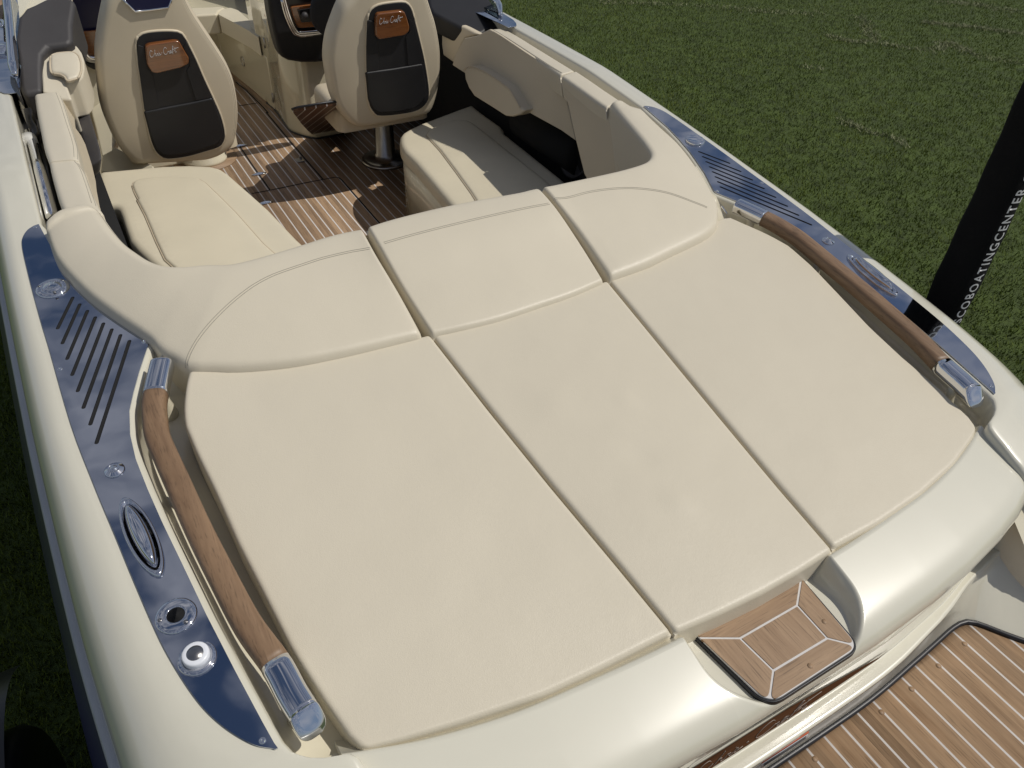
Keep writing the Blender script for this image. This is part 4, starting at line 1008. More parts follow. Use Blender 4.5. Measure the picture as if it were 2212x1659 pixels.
def helm_seat(c, outline, insert, badge, pocket, padL, padR, p0, lean, lab, txt, squab=None):
    nrm = Vector((0, -1, -lean)).normalized()            # outwards, aft
    P = lambda q, d=0: [atp(c, x, y, tuple(Vector(p0) + nrm * d), tuple(nrm)) for x, y in q]
    lp = resamp(cat(P(outline), 5, True), 90, True); cen = sum(lp, Vector()) / len(lp)
    def ring(s_, d): return [cen + (p - cen) * s_ + nrm * d for p in lp]
    b = MB(); rows = [ring(.86, -.135), ring(.95, -.13), ring(.985, -.115), ring(1.0, -.085), ring(1.005, -.06), ring(1.0, -.035), ring(.988, -.016), ring(.97, -.006), ring(.94, .001), ring(.9, .004), ring(.6, .008), ring(.2, .010)]
    b.grid(rows, True, 0, True); sh = b.build('helm_seat', M_SEAT); sh['label'] = lab
    ol = P(outline); il = resamp(cat(P(insert), 5, True), 80, True)
    b = MB(); b.tube([p + nrm * .010 for p in il] + [il[0] + nrm * .010, il[1] + nrm * .010], .0065, 8); b.build('piping', M_SEAT, sh)
    soft('rear_panel', [p + nrm * .0175 for p in il], M_CHAR, sh, r=.006, drop=.01, up=nrm, grid=.05)
    prism('pocket', rnd(P(pocket, .026), .012, 4), nrm * -.03, M_CHAR, sh, bevel=.008, seg=4)
    for q in (padL, padR): prism('panel_pad', rnd(P(q, .022), .008, 3), nrm * -.03, M_CHAR, sh, bevel=.008, seg=4)
    bl = rnd(P(badge, .040), .008, 4); bg_ = prism('wooden_badge', bl, nrm * -.045, M_VARN, sh, bevel=.006, seg=4)
    a = P([txt[0]], .0405)[0]; e = P([txt[1]], .0405)[0]; ex = e - a; ey = nrm.cross(ex).normalized() * ex.length
    if ey.z < 0: ey = -ey
    script('badge_lettering', a, ex, ey, nrm, .0007, M_PRINT, sh)
    for s_ in (.93, .955):
        b = MB(); r_ = resamp(ring(s_, .0012 if s_ < .95 else -.002), 200, True); b.tube(r_[110:195] if c == 'A' else r_[100:190], .0008, 5); b.build('stitching', M_THREAD, sh)
    return sh, cen, nrm, P
oA = [(800, 0), (760, 150), (735, 300), (722, 430), (728, 560), (740, 700), (760, 820), (800, 930), (870, 1080), (955, 1185), (1020, 1224), (1200, 1217), (1400, 1204), (1560, 1188), (1680, 1130), (1740, 1050), (1765, 850), (1742, 650), (1690, 500), (1600, 350), (1500, 200), (1420, 75), (1370, -20), (1320, -110), (1180, -150), (1020, -140), (880, -110)]
iA = [(1000, 290), (1022, 255), (1070, 232), (1180, 220), (1290, 222), (1340, 242), (1375, 300), (1440, 430), (1500, 570), (1570, 720), (1625, 850), (1652, 960), (1650, 1020), (1615, 1072), (1500, 1110), (1380, 1143), (1250, 1161), (1190, 1150), (1140, 1100), (1100, 1000), (1065, 830), (1040, 650), (1015, 480), (998, 340)]
bA = [(1072, 348), (1100, 330), (1290, 303), (1325, 308), (1350, 355), (1396, 432), (1392, 472), (1340, 500), (1160, 543), (1120, 535), (1085, 480)]
kA = [(1062, 826), (1240, 792), (1400, 762), (1566, 724), (1618, 850), (1645, 960), (1643, 1018), (1608, 1066), (1500, 1102), (1380, 1135), (1250, 1152), (1195, 1142), (1146, 1095), (1108, 1000)]
sA, cA, nA_, PA = helm_seat('A', oA, iA, bA, kA, [(1015, 330), (1066, 350), (1085, 500), (1130, 560), (1178, 800), (1068, 822), (1045, 650), (1020, 480)], [(1352, 350), (1400, 440), (1400, 490), (1376, 515), (1446, 742), (1562, 720), (1495, 570), (1436, 430), (1375, 312)],
    (0, 2.12, -.40), .14, 'tan vinyl helm seat nearest the port side, with charcoal rear panel and wooden badge', ((1112, 425), (1325, 382)))
q = PA([(900, -10), (950, 40), (998, 86), (1100, 74), (1243, 55), (1262, 10), (1290, -60), (1150, -80), (1000, -60)], .012)
prism('headrest_slot', q, nA_ * -.02, M_NAVY, sA, bevel=.002); b = MB(); b.tube(q + [q[0]], .0045, 8); b.build('chrome_rim', M_CHROME, sA)
oB = [(930, 0), (880, 60), (830, 180), (790, 300), (770, 430), (772, 520), (788, 620), (805, 720), (835, 805), (885, 875), (950, 932), (1020, 946), (1150, 930), (1300, 900), (1450, 868), (1520, 838), (1562, 740), (1590, 600), (1598, 450), (1590, 330), (1562, 180), (1530, 80), (1490, -40), (1440, -130), (1330, -170), (1180, -160), (1040, -120)]
iB = [(1048, 120), (1062, 75), (1090, 45), (1150, 22), (1290, 6), (1340, 20), (1372, 70), (1402, 180), (1432, 300), (1462, 430), (1490, 600), (1496, 700), (1470, 762), (1400, 810), (1270, 836), (1130, 845), (1082, 812), (1050, 740), (1038, 600), (1036, 450), (1040, 250)]
bB = [(1115, 125), (1130, 102), (1290, 84), (1325, 88), (1342, 130), (1362, 200), (1357, 235), (1325, 262), (1140, 293), (1114, 270), (1110, 200)]
kB = [(1040, 536), (1250, 508), (1458, 472), (1483, 600), (1488, 700), (1463, 755), (1396, 802), (1270, 828), (1134, 836), (1090, 806), (1058, 740), (1046, 600)]
sB, cB, nB_, PB = helm_seat('B', oB, iB, bB, kB, [(1052, 150), (1104, 160), (1110, 275), (1128, 300), (1132, 520), (1046, 532), (1044, 350)], [(1350, 130), (1366, 200), (1362, 240), (1334, 268), (1352, 488), (1452, 470), (1425, 300), (1392, 170)],
    (0, 1.95, -.38), .14, 'tan vinyl helm seat on a steel pedestal before the wheel', ((1140, 182), (1312, 155)))
# squabs, pedestals
for sh, cx, y0, zb in ((sA, -.50, 2.16, -.40), (sB, .54, 2.0, -.36)):
    lp = rnd([Vector((cx - .27, y0 + .02, zb + .08)), Vector((cx + .27, y0 + .02, zb + .08)), Vector((cx + .26, y0 + .48, zb + .08)), Vector((cx - .26, y0 + .48, zb + .08))], .06, 6)
    dome('seat_squab', lp, M_SEAT, sh, r=.045, drop=.13, crown=.008, out=(0, 0, 1))
ft = at('I', 2075, 640, FLOOR); px_, py_ = ft.x - .0, ft.y + .05
b = MB(); b.lathe((px_, py_, 0), [(.150, FLOOR), (.150, FLOOR + .012), (.13, FLOOR + .020), (.07, FLOOR + .024), (.068, FLOOR + .05), (.061, FLOOR + .055), (.056, -.45), (.05, -.43), (.05, -.33)], n=40); b.build('pedestal', M_STEEL, sB)
b = MB(); pc = at('A', 1650, 1200, FLOOR); pc = Vector((pc.x - .09, pc.y + .10, 0)); b.lathe(pc, [(.135, FLOOR), (.135, FLOOR + .02), (.125, FLOOR + .03), (.105, FLOOR + .20), (.10, -.36)], n=40); b.build('pedestal', M_GEL2, sA)
b = MB(); b.lathe(pc, [(.19, FLOOR), (.19, FLOOR + .004), (.0001, FLOOR + .004)], n=48); b.build('teak_ring', M_TEAK_X, sA)

# ================================================================== CONSOLES, DASH, BOW
def poly(name, c, pts, p0, n, m, depth=(0, .03, 0), bevel=.008, rr=0, parent=None, seg=3):
    P = atps(c, pts, p0, n)
    if rr: P = rnd(P, rr, 4)
    return prism(name, P, depth, m, parent, bevel=bevel, seg=seg)
# helm console body standing on the floor
fa = at('W', 1110, 1400, FLOOR); fb = at('W', 540, 915, FLOOR); fc = at('I', 1120, 330, FLOOR); fd = Vector((1.12, fc.y + .02, FLOOR))
fb = at('W', 905, 1222, FLOOR) + Vector((.015, 0, 0))
base = [fb] + cat([at('W', 1000, 1305, FLOOR), fa, at('I', 760, 160, FLOOR), at('I', 820, 232, FLOOR), at('I', 950, 290, FLOOR), fc, at('I', 1230, 322, FLOOR), at('I', 1500, 272, FLOOR)], 6) + [fd, Vector((1.12, fb.y, FLOOR))]
b = MB(); rows = []
cb_ = sum(base, Vector()) / len(base)
for z, s_ in ((FLOOR, 1), (FLOOR + .03, .995), (FLOOR + .05, .97), (FLOOR + .30, .95), (FLOOR + .55, .96), (.0, .97), (.16, .98), (.22, .96)):
    rows.append([Vector((cb_.x + (p.x - cb_.x) * s_, cb_.y + (p.y - cb_.y) * s_, z)) for p in base])
b.grid(rows, True, 0, True); con = b.build('helm_console', mat('glossy_cream_console', (.60, .55, .40), .12, coat=1.0, var=(2, .03)))
b = MB(); b.tube([p + Vector((0, -.004, .004)) for p in base[1:-2]], .006, 8); b.build('black_gasket', M_RUBBER, con)
yF = fc.y
fr_ = [atp('B', x, y, (0, yF - .02, FLOOR + .06), (0, .55, 1)) for x, y in ((497, 803), (530, 792), (740, 757), (900, 740), (960, 935), (700, 988), (655, 985), (620, 955), (560, 890))]
fo = prism('foot_rest', fr_, (0, 0, -.02), wood('footrest_teak', (.07, .03, .014), (.13, .06, .03), .4, 1, plank=(.058, .2), wline=.10), con, bevel=.003)
b = MB(); b.tube(fr_ + [fr_[0]], .006, 8); b.build('foot_rest_gasket', M_RUBBER, con)
poly('lower_dash', 'W', [(1018, -60), (1022, 0), (1045, 180), (1090, 400), (1140, 600), (1165, 670), (1205, 730), (1280, 770), (1450, 797), (1620, 795), (1900, 770), (1960, 400), (2000, -60)], (0, yF - .10, -.2), (0, 1, .12), M_CHAR, (0, .12, 0), .03, parent=con, seg=5)
poly('instrument_panel', 'W', [(1215, -60), (1250, 60), (1290, 190), (1350, 330), (1385, 375), (1430, 400), (1560, 395), (1900, 350), (1900, -60)], (0, yF - .16, -.1), (0, 1, .35), M_BLACK, (0, .05, 0), .006, parent=con)
poly('wooden_panel', 'W', [(1305, 95), (1340, 85), (1610, 52), (1700, 60), (1700, 335), (1440, 358), (1402, 350), (1380, 320), (1330, 200)], (0, yF - .175, -.1), (0, 1, .35), M_VARN, (0, .02, 0), .006, parent=con)
poly('switch_panel', 'W', [(1392, 128), (1580, 102), (1640, 270), (1442, 288)], (0, yF - .182, -.1), (0, 1, .35), M_BLACK, (0, .01, 0), .002, parent=con)
kn = atp('W', 1475, 185, (0, yF - .19, -.1), (0, 1, .35)); b = MB(); b.lathe(kn, [(.018, 0), (.018, .01), (.015, .022), (.0001, .024)], (0, -1, -.35), 24); b.build('knob', M_DASH, con)
b = MB(); b.tube(cat([atp('W', x, y, (0, yF - .18, -.1), (0, 1, .35)) for x, y in ((1215, -60), (1240, 50), (1275, 170), (1320, 290), (1362, 372), (1400, 408), (1460, 412), (1600, 400), (1800, 378))], 6), .011, 12); b.build('chrome_trim', M_CHROME, con)
b = MB(); b.tube(cat([atp('W', x, y, (0, yF - .17, -.1), (0, 1, .35)) for x, y in ((1205, 0), (1240, 150), (1290, 290), (1345, 400), (1400, 432), (1470, 440), (1740, 405))], 6), .013, 12); b.build('chrome_trim', M_CHROME, con)
# steering wheel under its black cover
swc = atp('W', 1985, 110, (0, yF - .30, -.0), (0, 1, .5)); ax_ = Vector((0, -1, -.5)).normalized()
b = MB(); b.lathe(swc, [(.175, -.03), (.195, -.02), (.20, 0), (.195, .016), (.17, .022), (.08, .028), (.0001, .03)], ax_, 40); sw = b.build('steering_wheel', mat('navy_black_cover', (.010, .011, .016), .8, bump=[('noise', 30, .004, .4)]), con)
b = MB(); mk = atp('W', 1866, 200, tuple(swc + ax_ * .028), (0, 1, .5))
for k in range(5): b.tube([mk + Vector(((k - 2) * .004, 0, -.016 + .003 * (k % 2))), mk + Vector(((k - 2) * .004 + .002, 0, .012 + .004 * ((k + 1) % 2)))], .0016, 5)
b.tube([mk + Vector((-.012, 0, -.004)), mk + Vector((.012, 0, .002))], .0016, 5); b.build('cover_emblem', M_PRINT, sw)
# warning labels and door hardware on the console side
pW = Vector((fa.x, fa.y, 0)); dW = (fb - fa).normalized(); nW = Vector((dW.y, -dW.x, 0))
for q, m, nn in (([(968, 185), (990, 180), (1030, 265), (1000, 262)], M_RED, 'warning_label'), ([(985, 265), (1035, 268), (1062, 445), (1010, 418)], M_STICK, 'warning_label'), ([(945, 480), (960, 478), (985, 605), (970, 608)], M_STEEL, 'door_hinge'), ([(1055, 1180), (1068, 1175), (1092, 1290), (1078, 1298)], M_STEEL, 'door_hinge')):
    poly(nn, 'W', q, tuple(pW + nW * .012 * (1 if nW.x < 0 else -1)), tuple(nW), m, (.004, 0, 0), 0, parent=con)

# bow area: liner, seat and bolster ahead of the console
b = MB()
b.grid([[Vector((x, y, z)) for x, y in ((-1.13, 1.6), (-1.12, 3.0), (-1.0, 4.0), (-.55, 5.1), (.0, 5.4), (.55, 5.1), (1.0, 4.0), (1.12, 3.2))] for z in (FLOOR, -.3, .10)])
bl_ = b.build('bow_liner', M_GEL2)
ZB = -.31
bt = [at('W', x, y, ZB) for x, y in ((383, 178), (430, 122), (540, 95), (640, 128), (760, 235), (900, 370), (900, 480), (760, 378), (560, 270))]
prism('bow_bolster', rnd(bt, .02, 4), (0, 0, -.12), M_BENCH, bevel=.02, seg=4)
bt = [at('W', x, y, ZB) for x, y in ((-300, 120), (100, 95), (420, 80), (480, 95), (400, 130), (378, 172), (120, 190), (-300, 215))]
prism('bow_bolster', rnd(bt, .02, 4), (0, 0, -.14), M_BENCH, bevel=.02, seg=4)
f0_, f1_, f2_ = at('W', 540, 915, FLOOR), at('W', 830, 1150, FLOOR), at('W', 1110, 1400, FLOOR)
lowm = mat('bow_locker_gelcoat', (.62, .57, .42), .2, coat=.8, var=(2, .03))
bw = prism('bow_locker', [f2_, f1_, f0_, Vector((.20, 4.50, FLOOR)), Vector((-1.02, 4.52, FLOOR)), Vector((-.9, 5.3, FLOOR)), Vector((.9, 5.3, FLOOR)), Vector((1.05, 3.5, FLOOR))], (0, 0, .36), lowm, bevel=.01)
hd = atp('W', 700, 775, tuple(f1_), tuple(Vector((-1, -.1, 0)))); b = MB(); b.tube(circle(hd, .032, 24, Vector((-1, -.1, 0))) + [circle(hd, .032, 24, Vector((-1, -.1, 0)))[0]], .004, 8); b.build('pull_ring', M_STEEL, bw)
hd = atp('W', 310, 378, (0, 4.48, 0), (0, 1, 0)); b = MB(); b.tube([hd + Vector((-.035, -.015, 0)), hd + Vector((.035, -.015, 0))], .012, 10); b.build('locker_catch', M_CHROME, bw)

prism('port_console', [Vector((-1.08, 2.85, FLOOR)), Vector((-.44, 2.85, FLOOR)), Vector((-.44, 4.3, FLOOR)), Vector((-.95, 4.3, FLOOR))], (0, 0, .76), M_GEL2, bevel=.02)
# port console: dark dash with gadget, wood and chrome, cup holder pod
pd = poly('port_dash', 'V', [(300, 260), (360, 200), (420, 120), (560, 60), (760, -40), (1100, -60), (1250, 0), (1190, 400), (1200, 660), (1140, 730), (800, 770), (700, 900), (690, 1100), (700, 1510), (380, 1570), (330, 1450), (290, 1000), (255, 600)], (-1.0, 2.0, .12), (0, -.55, 1), M_DASH, (0, .05, -.22), .03, seg=5)
gd = poly('phone_holder', 'V', [(770, 365), (800, 350), (1020, 348), (1060, 380), (1110, 560), (1085, 610), (1030, 672), (830, 665), (780, 560), (756, 420)], (-.8, 2.2, .20), (0, -.8, 1), M_BLACK, (0, .05, -.06), .012, seg=4)
poly('holder_clamp', 'V', [(825, 380), (1015, 362), (1075, 520), (1050, 565), (880, 570), (870, 520)], (-.8, 2.17, .20), (0, -.8, 1), M_BLACK, (0, .02, -.02), .006, parent=pd)
ws = poly('port_instrument_panel', 'V', [(1190, -60), (1230, 200), (1290, 520), (1380, 800), (1480, 960), (1700, 960), (1900, 600), (1900, -60)], (-.6, 2.75, -.0), (0, 1, .45), M_NAVY, (0, .05, 0), .01)
poly('wooden_panel', 'V', [(1310, 550), (1345, 530), (1690, 490), (1760, 500), (1740, 935), (1500, 930), (1465, 900), (1400, 780)], (-.6, 2.735, 0), (0, 1, .45), M_VARN, (0, .02, 0), .006, parent=ws)
b = MB(); b.tube(cat([atp('V', x, y, (-.6, 2.73, 0), (0, 1, .45)) for x, y in ((1170, -60), (1200, 200), (1270, 500), (1370, 780), (1430, 900), (1520, 960), (1700, 965))], 6), .010, 12); b.build('chrome_trim', M_CHROME, ws)
b = MB(); b.tube(cat([atp('V', x, y, (-.6, 2.74, 0), (0, 1, .45)) for x, y in ((1300, 720), (1380, 880), (1480, 985), (1700, 1010))], 6), .014, 12); b.build('chrome_trim', M_STEEL, ws)
poly('lower_dash', 'V', [(1390, 1000), (1480, 1040), (1700, 1050), (1700, 1180), (1560, 1160), (1450, 1110)], (-.6, 2.76, -.05), (0, 1, .45), M_CHAR, (0, .06, 0), .01, parent=ws)
# armrest pod with the cup holder
ar = poly('armrest', 'V', [(680, 930), (730, 830), (820, 770), (980, 735), (1160, 720), (1270, 750), (1345, 850), (1390, 980), (1398, 1120), (1370, 1260), (1290, 1340), (1110, 1375), (1100, 1400), (1190, 1640), (1000, 1640), (700, 1520), (690, 1300), (668, 1100)], (-.9, 1.95, .085), (0, -.32, 1), M_VINYL, (0, .02, -.16), .03, seg=6)
pod = [(835, 960), (870, 925), (960, 895), (1150, 878), (1240, 885), (1310, 940), (1350, 1050), (1355, 1180), (1320, 1290), (1270, 1320), (1120, 1365), (1080, 1290), (1000, 1245), (900, 1235), (850, 1222), (835, 1120)]
P = rnd(atps('V', pod, (-.9, 1.93, .10), (0, -.32, 1)), .01, 3)
b = MB(); b.tube([p + Vector((0, 0, .003)) for p in P] + [P[0] + Vector((0, 0, .003))], .0045, 8); b.build('piping', M_PIPE, ar)
soft('armrest_pad', [p + Vector((0, 0, .009)) for p in P], M_VINYL, ar, r=.014, drop=.004, crown=.005, up=(0, -.3, 1))
can = Vector((0, -.32, 1)).normalized(); cc = atp('V', 975, 792, (-.9, 1.95, .085), tuple(can)) + can * .002; b = MB(); b.lathe(cc, [(.044, .0), (.046, .004), (.042, .006), (.038, .003), (.0375, .001)], can, n=36); cu = b.build('cup_holder', M_STEEL, ar)
b = MB(); b.lathe(cc, [(.038, .0035), (.0001, .003)], can, n=30); b.build('cup_holder_well', M_BLACK, cu)
# inner side trim of the port cockpit: dark rail with the speaker and the cream sill
poly('side_trim', 'T', [(745, 110), (850, 90), (900, 60), (960, 300), (1050, 600), (1110, 800), (1130, 930), (1110, 1070), (1080, 1100), (1020, 1000), (900, 660), (800, 400)], (-.93, 1.7, -.2), (-1, 0, .35), M_DASH, (-.06, 0, -.02), .012)
poly('trim_rail', 'T', [(850, 100), (900, 60), (960, 300), (1050, 600), (1110, 800), (1130, 930), (1110, 1060), (1000, 900), (1020, 780), (930, 440)], (-.915, 1.7, -.2), (-1, 0, .35), M_DASH, (-.03, 0, -.01), .012)
sp = atp('T', 872, 520, (-.925, 1.7, -.2), (-1, 0, .35)); b = MB(); b.lathe(sp, [(.085, 0), (.085, .008), (.078, .012), (.070, .008)], (1, 0, -.35), 40); b.f.pop(); spk = b.build('speaker', M_CHROME)
b = MB(); b.lathe(sp, [(.072, .007), (.04, .009), (.0001, .009)], (1, 0, -.35), 32); b.build('speaker_grille', M_BLACK, spk)
poly('side_sill', 'T', [(890, 40), (1080, 60), (1240, 380), (1330, 600), (1250, 780), (1500, 900), (1700, 1000), (1700, 1100), (1110, 1075), (1125, 900), (1060, 600), (1000, 380)], (-.75, 1.95, -.50), (-.55, -.2, 1), M_GEL2, (0, 0, -.05), .01)

# pole stowed in the port recess, with its black bracket
a0_ = at('T', 330, 640, .02); a1_ = at('T', 575, 1560, .02)
b = MB(); b.tube([a0_, a1_], .019, 18); pole = b.build('stowed_pole', M_CHROME)
b = MB(); b.tube([at('T', 320, 705, .022), at('T', 337, 760, .022)], .027, 20); b.build('pole_collar', mat('grey_white_plastic', (.5, .5, .48), .5), pole)
poly('pole_bracket', 'T', [(225, 370), (340, 350), (358, 380), (355, 470), (410, 560), (430, 620), (390, 660), (330, 620), (270, 640), (230, 560), (215, 470)], (-1.1, 1.5, .03), (0, 0, 1), M_BLACK, (0, 0, -.06), .012, parent=pole)
b = MB(); b.tube([at('T', 430, 700, -.02), at('T', 640, 1540, -.02)], .012, 10); b.build('recess_rod', M_BLACK, pole)
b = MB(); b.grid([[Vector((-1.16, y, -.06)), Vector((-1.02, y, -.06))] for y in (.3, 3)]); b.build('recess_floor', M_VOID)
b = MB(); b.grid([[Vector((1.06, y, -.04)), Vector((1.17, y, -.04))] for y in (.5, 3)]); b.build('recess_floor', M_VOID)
# clips in the starboard recess
for x, y in ((720, 275), (900, 385)):
    p = at('C', x, y, .06); b = MB(); b.lathe(p, [(.020, -.06), (.020, .0), (.014, .012), (.0001, .014)], n=20); b.build('recess_fitting', M_STEEL)
p = at('C', 820, 332, .07); b = MB(); b.box(p, (.004, .016, .006)); b.build('red_label', M_RED)

# forward steel plates on the side decks
for sg in (-1, 1):
    P = [Vector((x * -sg * -1, y, 0)) for x, y in []]
lpx = [at('X', x, y, dz(1.75) + .003) for x, y in ((1418, 407), (1500, 395), (1535, 380), (1530, 345), (1490, 300), (1400, 245), (1318, 195))]
RP = [Vector((abs(p.x), p.y, dz(p.y) + .002)) for p in lpx]
full = RP + [Vector((1.225, 2.3, dz(2.3) + .002)), Vector((1.17, 3.2, dz(3.2) + .002)), Vector((1.04, 3.2, dz(3.2) + .002)), Vector((1.10, 2.3, dz(2.3) + .002)), Vector((RP[0].x - .0, RP[0].y + .12, RP[0].z))]
full = RP + [Vector((1.235, 2.3, dz(2.3) + .002)), Vector((1.18, 3.2, dz(3.2) + .002)), Vector((1.02, 3.2, dz(3.2) + .002)), Vector((1.06, 2.3, dz(2.3) + .002))]
for sg in (-1, 1):
    o = prism('forward_steel_plate', [Vector((p.x * sg, p.y, p.z)) for p in full], (0, 0, .003), M_MIRROR, bevel=.0006, seg=1)
    if sg < 0:
        p = at('V', 50, 850, dz(2.0) + .006); b = MB(); b.lathe(p, [(.05, -.004), (.05, .006), (.04, .02), (.02, .026), (.0001, .027)], n=28); b.build('pop_up_cleat', M_CHROME, o)

# windscreen: chrome frame rising from the deck, dark glass and dark inner cover
for sg, pts in ((-1, [('V', 245, 1240, .16), ('V', 215, 1050, .17), ('V', 185, 700, .19), ('V', 150, 300, .22), ('V', 115, 0, .25), ('V', 90, -260, .28)]), (1, [('X', 1300, 215, .14), ('X', 1275, 80, .145), ('X', 1235, 20, .15), ('X', 1160, -60, .165), ('X', 1020, -200, .19)])):
    P = [at(*q) for q in pts]; b = MB(); P = cat(P, 6); b.tube(P, [.010 + .010 * min(1, i / 5) for i in range(len(P))], 14); wf = b.build('windscreen_frame', M_CHROME)
    top = P; bot = [Vector((p.x * .985, p.y + .22, .13)) for p in P]
    b = MB(); b.grid([top, bot]); g = b.build('windscreen_glass', M_GLASS, wf, smooth=False); q_ = g.modifiers.new('t', 'SOLIDIFY'); q_.thickness = .006
poly('windscreen_base', 'V', [(165, 1250), (250, 1290), (300, 1440), (345, 1590), (320, 1592), (215, 1440), (170, 1370)], (-1.1, 2.0, .14), (0, 0, 1), M_BLACK, (0, 0, -.04), .004)
poly('dash_cover', 'X', [(215, -60), (240, 100), (300, 190), (450, 270), (700, 395), (960, 512), (1060, 470), (1110, 435), (1200, 418), (1330, 412), (1400, 405), (1370, 340), (1290, 262), (1270, 240), (1200, 60), (1100, -60)], (1.0, 2.0, .13), (0, -.35, 1), M_CHAR, (0, .03, -.10), .02, seg=4)
poly('foredeck_teak', 'V', [(-60, -60), (75, -60), (70, 100), (30, 330), (-60, 340)], (-1.0, 3, .18), (0, 0, 1), M_TEAK_Y, (0, 0, -.01), .001)
b = MB(); b.tube(cat([at('V', 0, 410, .20), at('V', 35, 440, .20), at('V', 60, 400, .20), at('V', 40, 350, .20), at('V', 5, 345, .20)], 5), .008, 8); b.build('chrome_ring', M_CHROME)
# snap hooks where the handrails meet the backrest
for q in (('E', 1205, 1190, -.0), ('H', 500, 180, .0)):
    p = at(q[0], q[1], q[2], DK0 + .0, DK1); b = MB()
    b.tube(cat([p + Vector((0, -.022, -.004)), p + Vector((-.006, -.01, .008)), p + Vector((0, .008, .010)), p + Vector((.006, .016, .002))], 5), .003, 8); b.build('snap_hook', M_CHROME)
# warning sticker on the transom ledge riser
w0 = at('J', 95, 1245, -.51); P = [atp('J', x, y, (0, -1.5865, -.5), (0, 1, -.02)) for x, y in ((85, 1262), (100, 1205), (476, 960), (462, 1012))]
P1 = [P[1], P[2], P[2].lerp(P[3], .3), P[1].lerp(P[0], .3)]; P2_ = [P[1].lerp(P[0], .3), P[2].lerp(P[3], .3), P[3], P[0]]
stk = prism('warning_sticker', P2_, (0, .001, 0), M_STICK, bevel=0); prism('sticker_header', P1, (0, .001, 0), M_RED, stk, bevel=0)
for k in range(3):
    a = P2_[0].lerp(P2_[3], .25 + .25 * k); e = P2_[1].lerp(P2_[2], .25 + .25 * k); b = MB()
    b.tube([a.lerp(e, .05) + Vector((0, -.0006, 0)), a.lerp(e, .95) + Vector((0, -.0006, 0))], .0007, 4); b.build('small_print', M_DASH, stk)
def script_on_strip():
    b = MB(); x0, L_ = -.27, .36
    for st_ in SCRIPT:
        Q = cat([Vector((x, y, 0)) for x, y in st_], 5) if len(st_) > 2 else [Vector((x, y, 0)) for x, y in st_]
        b.tube([strip_curve(x0 + L_ * q.x, .12 + q.y * 2.9) + Vector((0, -.0008, 0)) for q in Q], .0007, 6)
    return b.build('strip_lettering', mat('silver_lettering', (.30, .25, .21), .5), strip)
script_on_strip()
# smooth closing step: the boat empty stands on the lawn, parts keep their places
boat.location = (0, 1.5, GZ)
for o in list(boat.children): o.matrix_parent_inverse = Matrix.Translation((0, -1.5, -GZ))
PARENT[0] = None
# ------------------------------------------------------------------ guide post of the trailer, beside the starboard stern
GPX, GPY = 1.56, -.745
gp = empty('guide_post', (GPX, GPY, GZ)); tag(gp, 'black padded guide post with white lettering, rising beside the far stern quarter', 'guide post')
Z0, Z1 = .0, .56 - GZ
b = MB(); rows = []
for k in range(64):
    z = Z0 + (Z1 - Z0) * k / 63; wob = 1 + .035 * math.sin(z * 9.0) + .02 * math.sin(z * 31)
    rows.append([Vector((a * .066 * (1 + .025 * math.sin(3 * t + z * 7)) * wob, c * .066 * (1 + .02 * math.sin(2 * t - z * 11)) * wob, z)) for t in [2 * math.pi * i / 40 for i in range(40)] for a, c in [(math.copysign(abs(math.cos(t)) ** .8, math.cos(t)), math.copysign(abs(math.sin(t)) ** .8, math.sin(t)))]])
rows.append([Vector((p.x * .9, p.y * .9, Z1 + .012)) for p in rows[-1]]); rows.append([Vector((p.x * .5, p.y * .5, Z1 + .016)) for p in rows[-2]])
b.grid(rows, True, 0, True); b.build('post_cover', M_FABRIC, gp)
b = MB(); b.lathe((0, 0, 0), [(.10, 0), (.10, .02), (.03, .03), (.03, .1)], n=24); b.build('post_foot', M_STEEL, gp)
def text_on_post(s, z0, size, ang):
    cu = bpy.data.curves.new('t', 'FONT'); cu.body = s; cu.size = size; cu.space_character = 1.22; cu.extrude = 0; cu.resolution_u = 3; cu.offset = .0005
    o = bpy.data.objects.new('t', cu); COL.objects.link(o); bpy.context.view_layer.update()
    me = bpy.data.meshes.new_from_object(o.evaluated_get(bpy.context.evaluated_depsgraph_get())); bpy.data.objects.remove(o); bpy.data.curves.remove(cu)
    bm = bmesh.new(); bm.from_mesh(me); bmesh.ops.subdivide_edges(bm, edges=[e for e in bm.edges if e.calc_length() > .01], cuts=2); bmesh.ops.triangulate(bm, faces=bm.faces)
    for v in bm.verts:
        a = ang + (-(v.co.y - size * .35)) / .066; z = z0 + v.co.x; r = .0735
        v.co = Vector((r * math.cos(a), r * math.sin(a), z))
    bm.to_mesh(me); bm.free(); return link('post_lettering', me, M_PRINT, gp, smooth=False)
text_on_post('SCOBOATINGCENTER.COM', -.285 - GZ, .044, math.radians(256))

